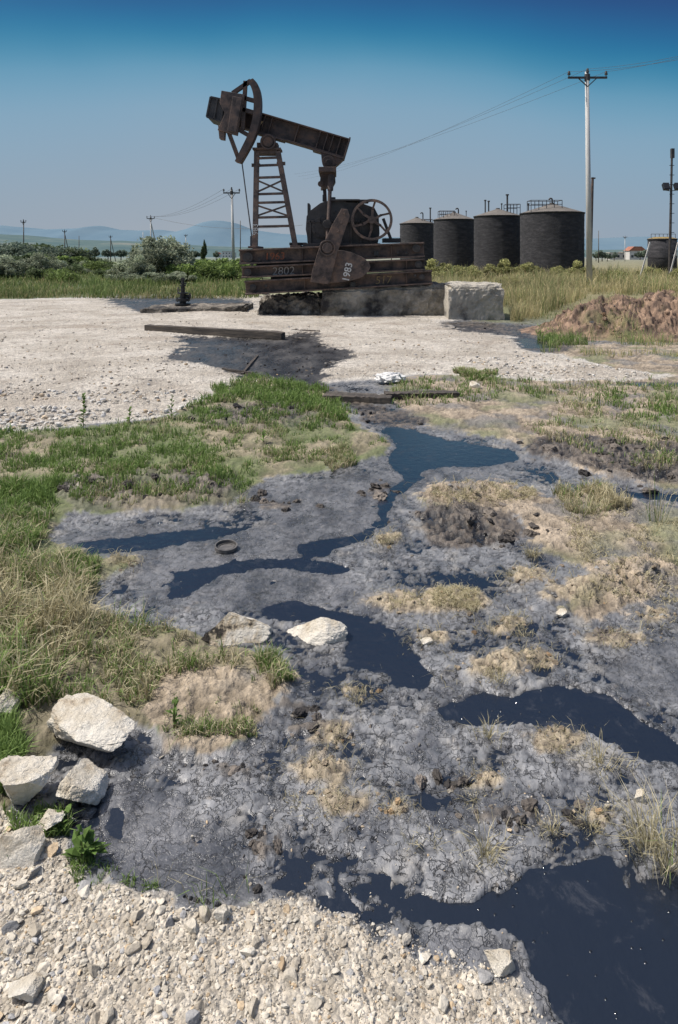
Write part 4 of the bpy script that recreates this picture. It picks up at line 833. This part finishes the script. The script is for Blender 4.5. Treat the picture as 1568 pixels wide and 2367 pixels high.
w=38*60/F/2
for dx in(-w*.95,0,w*.95): wire((x2+dx,59.9,z2),(X(349,105)+dx,104.9,CH+(HY-500)*105/F),.8,.011)
wire(W(356,503,105),W(700,520,90),1.0,.02)
# ------------------------------------------------------------------ hills
def hill(name,prof,y0,depth,mat,seed,amp,base_z=-2):
    xs_=np.linspace(-900,2500,420); pr=np.interp(xs_,[p[0] for p in prof],[p[1] for p in prof]); nv=26
    V=[];ww=(xs_-CX)
    for j in range(nv):
        t=j/(nv-1); yy=y0+depth*(t-.5); prof_t=math.sin(math.pi*t)**.8
        X_=ww*y0/F; z=(CH+(HY-pr)*y0/F)*prof_t; z=z*(1+amp*fbm(X_,np.full_like(X_,yy),8./y0,4,seed)*(1 if .2<t<.8 else .3))+base_z*(1-prof_t)
        V.append(np.stack([X_,np.full_like(X_,yy),z],1))
    V=np.concatenate(V); idx=np.arange(nv*420).reshape(nv,420); Fh=np.stack([idx[:-1,:-1],idx[:-1,1:],idx[1:,1:],idx[1:,:-1]],-1).reshape(-1,4)
    o=fastmesh(name,V,Fh,mat,None,True); o["kind"]="structure"
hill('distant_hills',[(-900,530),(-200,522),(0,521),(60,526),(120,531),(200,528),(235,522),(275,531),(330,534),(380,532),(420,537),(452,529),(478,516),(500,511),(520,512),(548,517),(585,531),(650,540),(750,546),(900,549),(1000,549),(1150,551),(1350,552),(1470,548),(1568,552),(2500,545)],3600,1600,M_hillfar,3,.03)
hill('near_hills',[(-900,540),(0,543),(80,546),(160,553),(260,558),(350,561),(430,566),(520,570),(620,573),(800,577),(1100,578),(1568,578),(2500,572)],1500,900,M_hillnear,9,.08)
# ------------------------------------------------------------------ vegetation things
def crown(seed,n,rx,ry,rz,c0,c1,leaf,clumps=14,cyp=False):
    r=np.random.default_rng(seed); cc=r.normal(size=(clumps,3)); cc/=np.linalg.norm(cc,axis=1)[:,None]; cc*=r.uniform(.2,1.0,(clumps,1)); cc[:,2]=np.abs(cc[:,2])*1.0-.2
    cr=r.uniform(.14,.42,clumps); shade=r.uniform(.6,1.35,clumps); k=r.integers(0,clumps,n)
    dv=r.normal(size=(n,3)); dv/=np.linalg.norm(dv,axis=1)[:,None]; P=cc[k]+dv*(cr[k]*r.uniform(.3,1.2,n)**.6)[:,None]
    if cyp: P[:,:2]*=(1-.5*np.clip(P[:,2:],0,1))
    sc=np.array((rx,ry,rz)); P=P*sc
    a=r.normal(size=(n,3)); a/=np.linalg.norm(a,axis=1)[:,None]; b=np.cross(a,r.normal(size=(n,3))); b/=np.linalg.norm(b,axis=1)[:,None]
    s=(leaf*r.uniform(.6,1.4,n))[:,None]; V=np.stack([P-a*s,P+b*s*.45,P+a*s,P-b*s*.45],1).reshape(-1,3); Fa=np.arange(n*4).reshape(n,4)
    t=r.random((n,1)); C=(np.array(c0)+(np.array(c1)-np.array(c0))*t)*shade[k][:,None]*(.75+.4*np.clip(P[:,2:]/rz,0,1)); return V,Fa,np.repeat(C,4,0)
OL=((.17,.20,.13),(.38,.42,.30)); GR=((.10,.15,.045),(.27,.36,.11)); DK=((.07,.10,.05),(.18,.23,.11)); YG=((.19,.21,.08),(.42,.40,.18)); HZ=((.11,.15,.12),(.22,.27,.20))  # HZ: leaf colours paled and blued to paint in distance haze
def treemesh(kind,seed):
    if kind=='olive_tree': return crown(seed,8000,1.65,1.5,1.5,*OL,.085,30)
    if kind=='shrub': return crown(seed,3800,1.6,1.2,.85,*((GR,DK,OL)[seed%3]),.085,20)
    if kind=='far_shrub': return crown(seed+40,2600,1.6,1.2,.75,*((DK,HZ)[seed%2]),.085,18)
    if kind=='dry_shrub': return crown(seed,3200,1.2,1.0,.7,*YG,.06,14)
    if kind=='far_tree': return crown(seed,2200,1.5,1.2,1.5,*HZ,.2,14)
    return crown(seed,2500,.5,.5,2.2,*DK,.14,16,True)
bank={}
def plant(kind,seed,px,ybase_h,d,scale,label,name,cat,group=None,sx=1):
    key=(kind,seed); x=X(px,d); h={'olive_tree':1.05,'shrub':.45,'far_shrub':.55,'dry_shrub':.5,'far_tree':1.6,'cypress':2.0}[kind]
    E=empty(name,(x,d,0)); thing(E,label,cat,group)
    if key not in bank:
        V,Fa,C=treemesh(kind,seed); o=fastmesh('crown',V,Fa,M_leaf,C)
        mb=MB(); hh=h
        if kind in('olive_tree','far_tree','cypress'):
            mb.cyl((0,0,-hh-.1),(.05,0,-.1),.14,.09,n=8)
            for i in range(6):
                t=i*1.05+seed; mb.cyl((.05*i/6,0,-hh*.5+.1*i),(math.cos(t)*.8,math.sin(t)*.7,.1+.12*i),.06,.015,n=6)
        else:
            for i in range(7):
                t=i*.9+seed; mb.cyl((0,0,-hh-.1),(math.cos(t)*.9,math.sin(t)*.7,.2),.035,.01,n=6)
        tr=mb.obj('trunk',M_bark); bank[key]=(o,tr)
    else:
        o,tr=[b.copy() for b in bank[key]]; link(o); link(tr)
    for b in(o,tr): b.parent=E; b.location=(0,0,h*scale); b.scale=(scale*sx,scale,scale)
    o.rotation_euler=(0,0,random.uniform(0,6.28)); return E
g='scrub along the field edge'
plant('olive_tree',1,372,0,46,1.42,"large grey green olive tree in scrubland","olive_tree","tree",sx=1.1)
plant('olive_tree',2,402,0,48,1.2,"grey green olive tree in scrubland","olive_tree","tree")
plant('olive_tree',3,90,0,50,.85,"small olive tree in green field","olive_tree","tree"); plant('olive_tree',1,20,0,48,.75,"small olive tree in green field","olive_tree","tree",sx=1.4); plant('olive_tree',2,330,0,43,.7,"low spreading olive tree in field","olive_tree","tree")
for px,d,sc in((350,41,.7),(385,40,.6),(420,41,.75),(300,42,.7)): plant('shrub',2,px,0,d,sc,"grey green bush below the olive tree","bush","bush",g,sx=1.3)
for i in range(72):
    if i<30: k='shrub'; px=-150+i*25+random.uniform(-20,20); d=random.uniform(42,70); sc=random.uniform(.45,1.05)
    elif i<54: k='shrub'; px=-150+(i-30)*31+random.uniform(-14,14); d=random.uniform(70,95); sc=random.uniform(1.0,1.5)*(1.2 if px<170 else .8)
    else: k='far_shrub'; px=-200+(i-54)*24+random.uniform(-10,10); d=random.uniform(105,125); sc=random.uniform(2.1,2.7)*(1.3 if px<150 else .75)
    plant(k,i%6,px,0,d,sc,"dense dark green bush in scrubland" if i%2==0 else "leafy green bush in scrubland","bush","bush",g,sx=random.uniform(1,1.7))
for px,d,sc in((440,44,1.1),(490,46,1.25),(530,45,1.1),(556,50,1.2),(465,52,1.3),(510,55,1.4)): plant('shrub',3,px,0,d,sc,"bright green bush behind the pumpjack","bush","bush",g)
for px,d,sc in((1000,40,.9),(1050,44,1.1),(1100,42,.9),(1160,50,1.2),(1290,48,1.0),(1340,52,1.1),(1420,46,.8),(1500,50,.9),(1230,54,1.2),(1560,44,.9),(1180,34,.7),(1010,52,1.2)): plant('dry_shrub',int(px)%3,px,0,d,sc,"yellowish dry bush before the storage tanks","bush","bush","dry bushes before the tanks")
plant('cypress',1,472,0,130,1.15,"slim dark cypress tree on the plain","cypress_tree","tree"); plant('cypress',2,309,0,150,1.05,"slim dark cypress tree on the plain","cypress_tree","tree",)
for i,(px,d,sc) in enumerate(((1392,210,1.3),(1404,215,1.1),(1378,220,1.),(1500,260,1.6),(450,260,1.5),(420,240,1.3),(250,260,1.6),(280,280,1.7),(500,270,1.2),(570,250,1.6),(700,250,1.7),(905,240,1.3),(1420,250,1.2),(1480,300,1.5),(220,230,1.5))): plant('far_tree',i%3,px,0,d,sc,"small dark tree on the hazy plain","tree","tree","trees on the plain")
def house(px,d,w,dp,h,roof,label):
    x=X(px,d); E=empty('house',(x,d,0)); thing(E,label,'house','houses on the plain')
    mb=MB(); mb.box((x,d,h/2),(w,dp,h)); mb.obj('wall',M_wall,E)
    mb=MB()
    if roof: mb.prism([(x-w/2-.4,h),(x+w/2+.4,h),(x+w/2-2,h+2.0),(x-w/2+2,h+2.0)],d-dp/2-.3,d+dp/2+.3); mb.obj('roof',M_roof,E)
    else: mb.box((x,d,h+.15),(w+.4,dp+.4,.3)); mb.obj('roof',M_conc2,E)
    k=max(2,int(w/2.5))
    for fl in range(int(h//3)):
        for i in range(k):
            mb=MB(); mb.box((x-w/2+w*(i+.5)/k,d-dp/2-.02,1.6+fl*3),(1.1,.08,1.2)); mb.obj('window',M_win,E)
house(1468,320,7.5,6,4.2,True,"white house with orange tiled roof"); house(1425,330,8,5,3.2,False,"low white building on the plain"); house(525,700,9,6,6.5,False,"small white block on the distant plain"); house(540,720,5,6,5,False,"small white block on the distant plain"); house(505,760,6,6,4,True,"small white house on the distant plain"); house(1447,420,6,6,4,False,"low white building on the plain")
# ------------------------------------------------------------------ camera, light, world
cam=bpy.data.cameras.new('camera'); co=link(bpy.data.objects.new('camera',cam)); co.location=(0,0,CH); co.rotation_euler=(math.radians(90),0,0)
cam.sensor_fit='VERTICAL'; cam.sensor_height=36; cam.lens=36*F/2367; cam.shift_y=-(1183.5-HY)/2367; cam.clip_end=20000; cam.clip_start=.05; S.camera=co
az=math.radians(-88); el=math.radians(56); sd=Vector((math.sin(az)*math.cos(el),math.cos(az)*math.cos(el),math.sin(el)))
sl=bpy.data.lights.new('sun','SUN'); sl.energy=4.5; sl.angle=math.radians(.5); sl.color=(1,.95,.88); so=link(bpy.data.objects.new('sun',sl)); so.rotation_euler=sd.to_track_quat('Z','Y').to_euler()
w=bpy.data.worlds.new('World'); S.world=w; w.use_nodes=True; nt=w.node_tree; N=nt.nodes; L=nt.links; N.clear()
out=N.new('ShaderNodeOutputWorld'); sky=N.new('ShaderNodeTexSky'); sky.sky_type='NISHITA'; sky.sun_disc=False; sky.sun_elevation=el; sky.sun_rotation=az; sky.dust_density=4; sky.air_density=1.2
b1=N.new('ShaderNodeBackground'); b1.inputs[1].default_value=.15; L.new(sky.outputs[0],b1.inputs[0])
tc=N.new('ShaderNodeTexCoord'); sp=N.new('ShaderNodeSeparateXYZ'); L.new(tc.outputs['Generated'],sp.inputs[0])
nz=N.new('ShaderNodeTexNoise'); nz.inputs['Scale'].default_value=2.2; nz.inputs['Detail'].default_value=3; L.new(tc.outputs['Generated'],nz.inputs['Vector'])
def M2(op,a,b,c=None):
    n=N.new('ShaderNodeMath'); n.operation=op
    for i,v in enumerate((a,b,c)):
        if v is None: continue
        if isinstance(v,(int,float)): n.inputs[i].default_value=v
        else: L.new(v,n.inputs[i])
    return n.outputs[0]
xs=M2('ADD',sp.outputs[0],.10); x2_=M2('MULTIPLY',xs,xs); e=M2('MULTIPLY_ADD',x2_,.22,sp.outputs[2]); e=M2('ADD',e,M2('MULTIPLY_ADD',nz.outputs[0],.06,-.03)); e=M2('MULTIPLY',e,2.)
r=N.new('ShaderNodeValToRGB'); r.color_ramp.interpolation='B_SPLINE'
def lin(c): return tuple((v/255/12.92 if v/255<=.04045 else ((v/255+.055)/1.055)**2.4) for v in c)+(1,)
st=[(0,(168,176,186)),(.1,(156,168,182)),(.26,(142,164,184)),(.42,(132,166,190)),(.53,(98,154,184)),(.61,(36,126,164)),(.68,(22,102,152)),(.76,(28,68,126)),(.95,(28,56,112))]
while len(r.color_ramp.elements)<len(st): r.color_ramp.elements.new(.5)
for i,(p_,c_) in enumerate(st): r.color_ramp.elements[i].position=p_; r.color_ramp.elements[i].color=lin(c_)
L.new(e,r.inputs[0]); b2=N.new('ShaderNodeBackground'); L.new(r.outputs[0],b2.inputs[0]); b2.inputs[1].default_value=1.
ms=N.new('ShaderNodeMixShader'); f_=N.new('ShaderNodeMapRange'); f_.inputs[1].default_value=.38; f_.inputs[2].default_value=.6; f_.inputs[3].default_value=.94; f_.inputs[4].default_value=.1; L.new(sp.outputs[2],f_.inputs[0])
L.new(f_.outputs[0],ms.inputs[0]); L.new(b1.outputs[0],ms.inputs[1]); L.new(b2.outputs[0],ms.inputs[2]); L.new(ms.outputs[0],out.inputs[0])
S.view_settings.view_transform='Standard'; S.view_settings.look='None'; S.view_settings.exposure=0
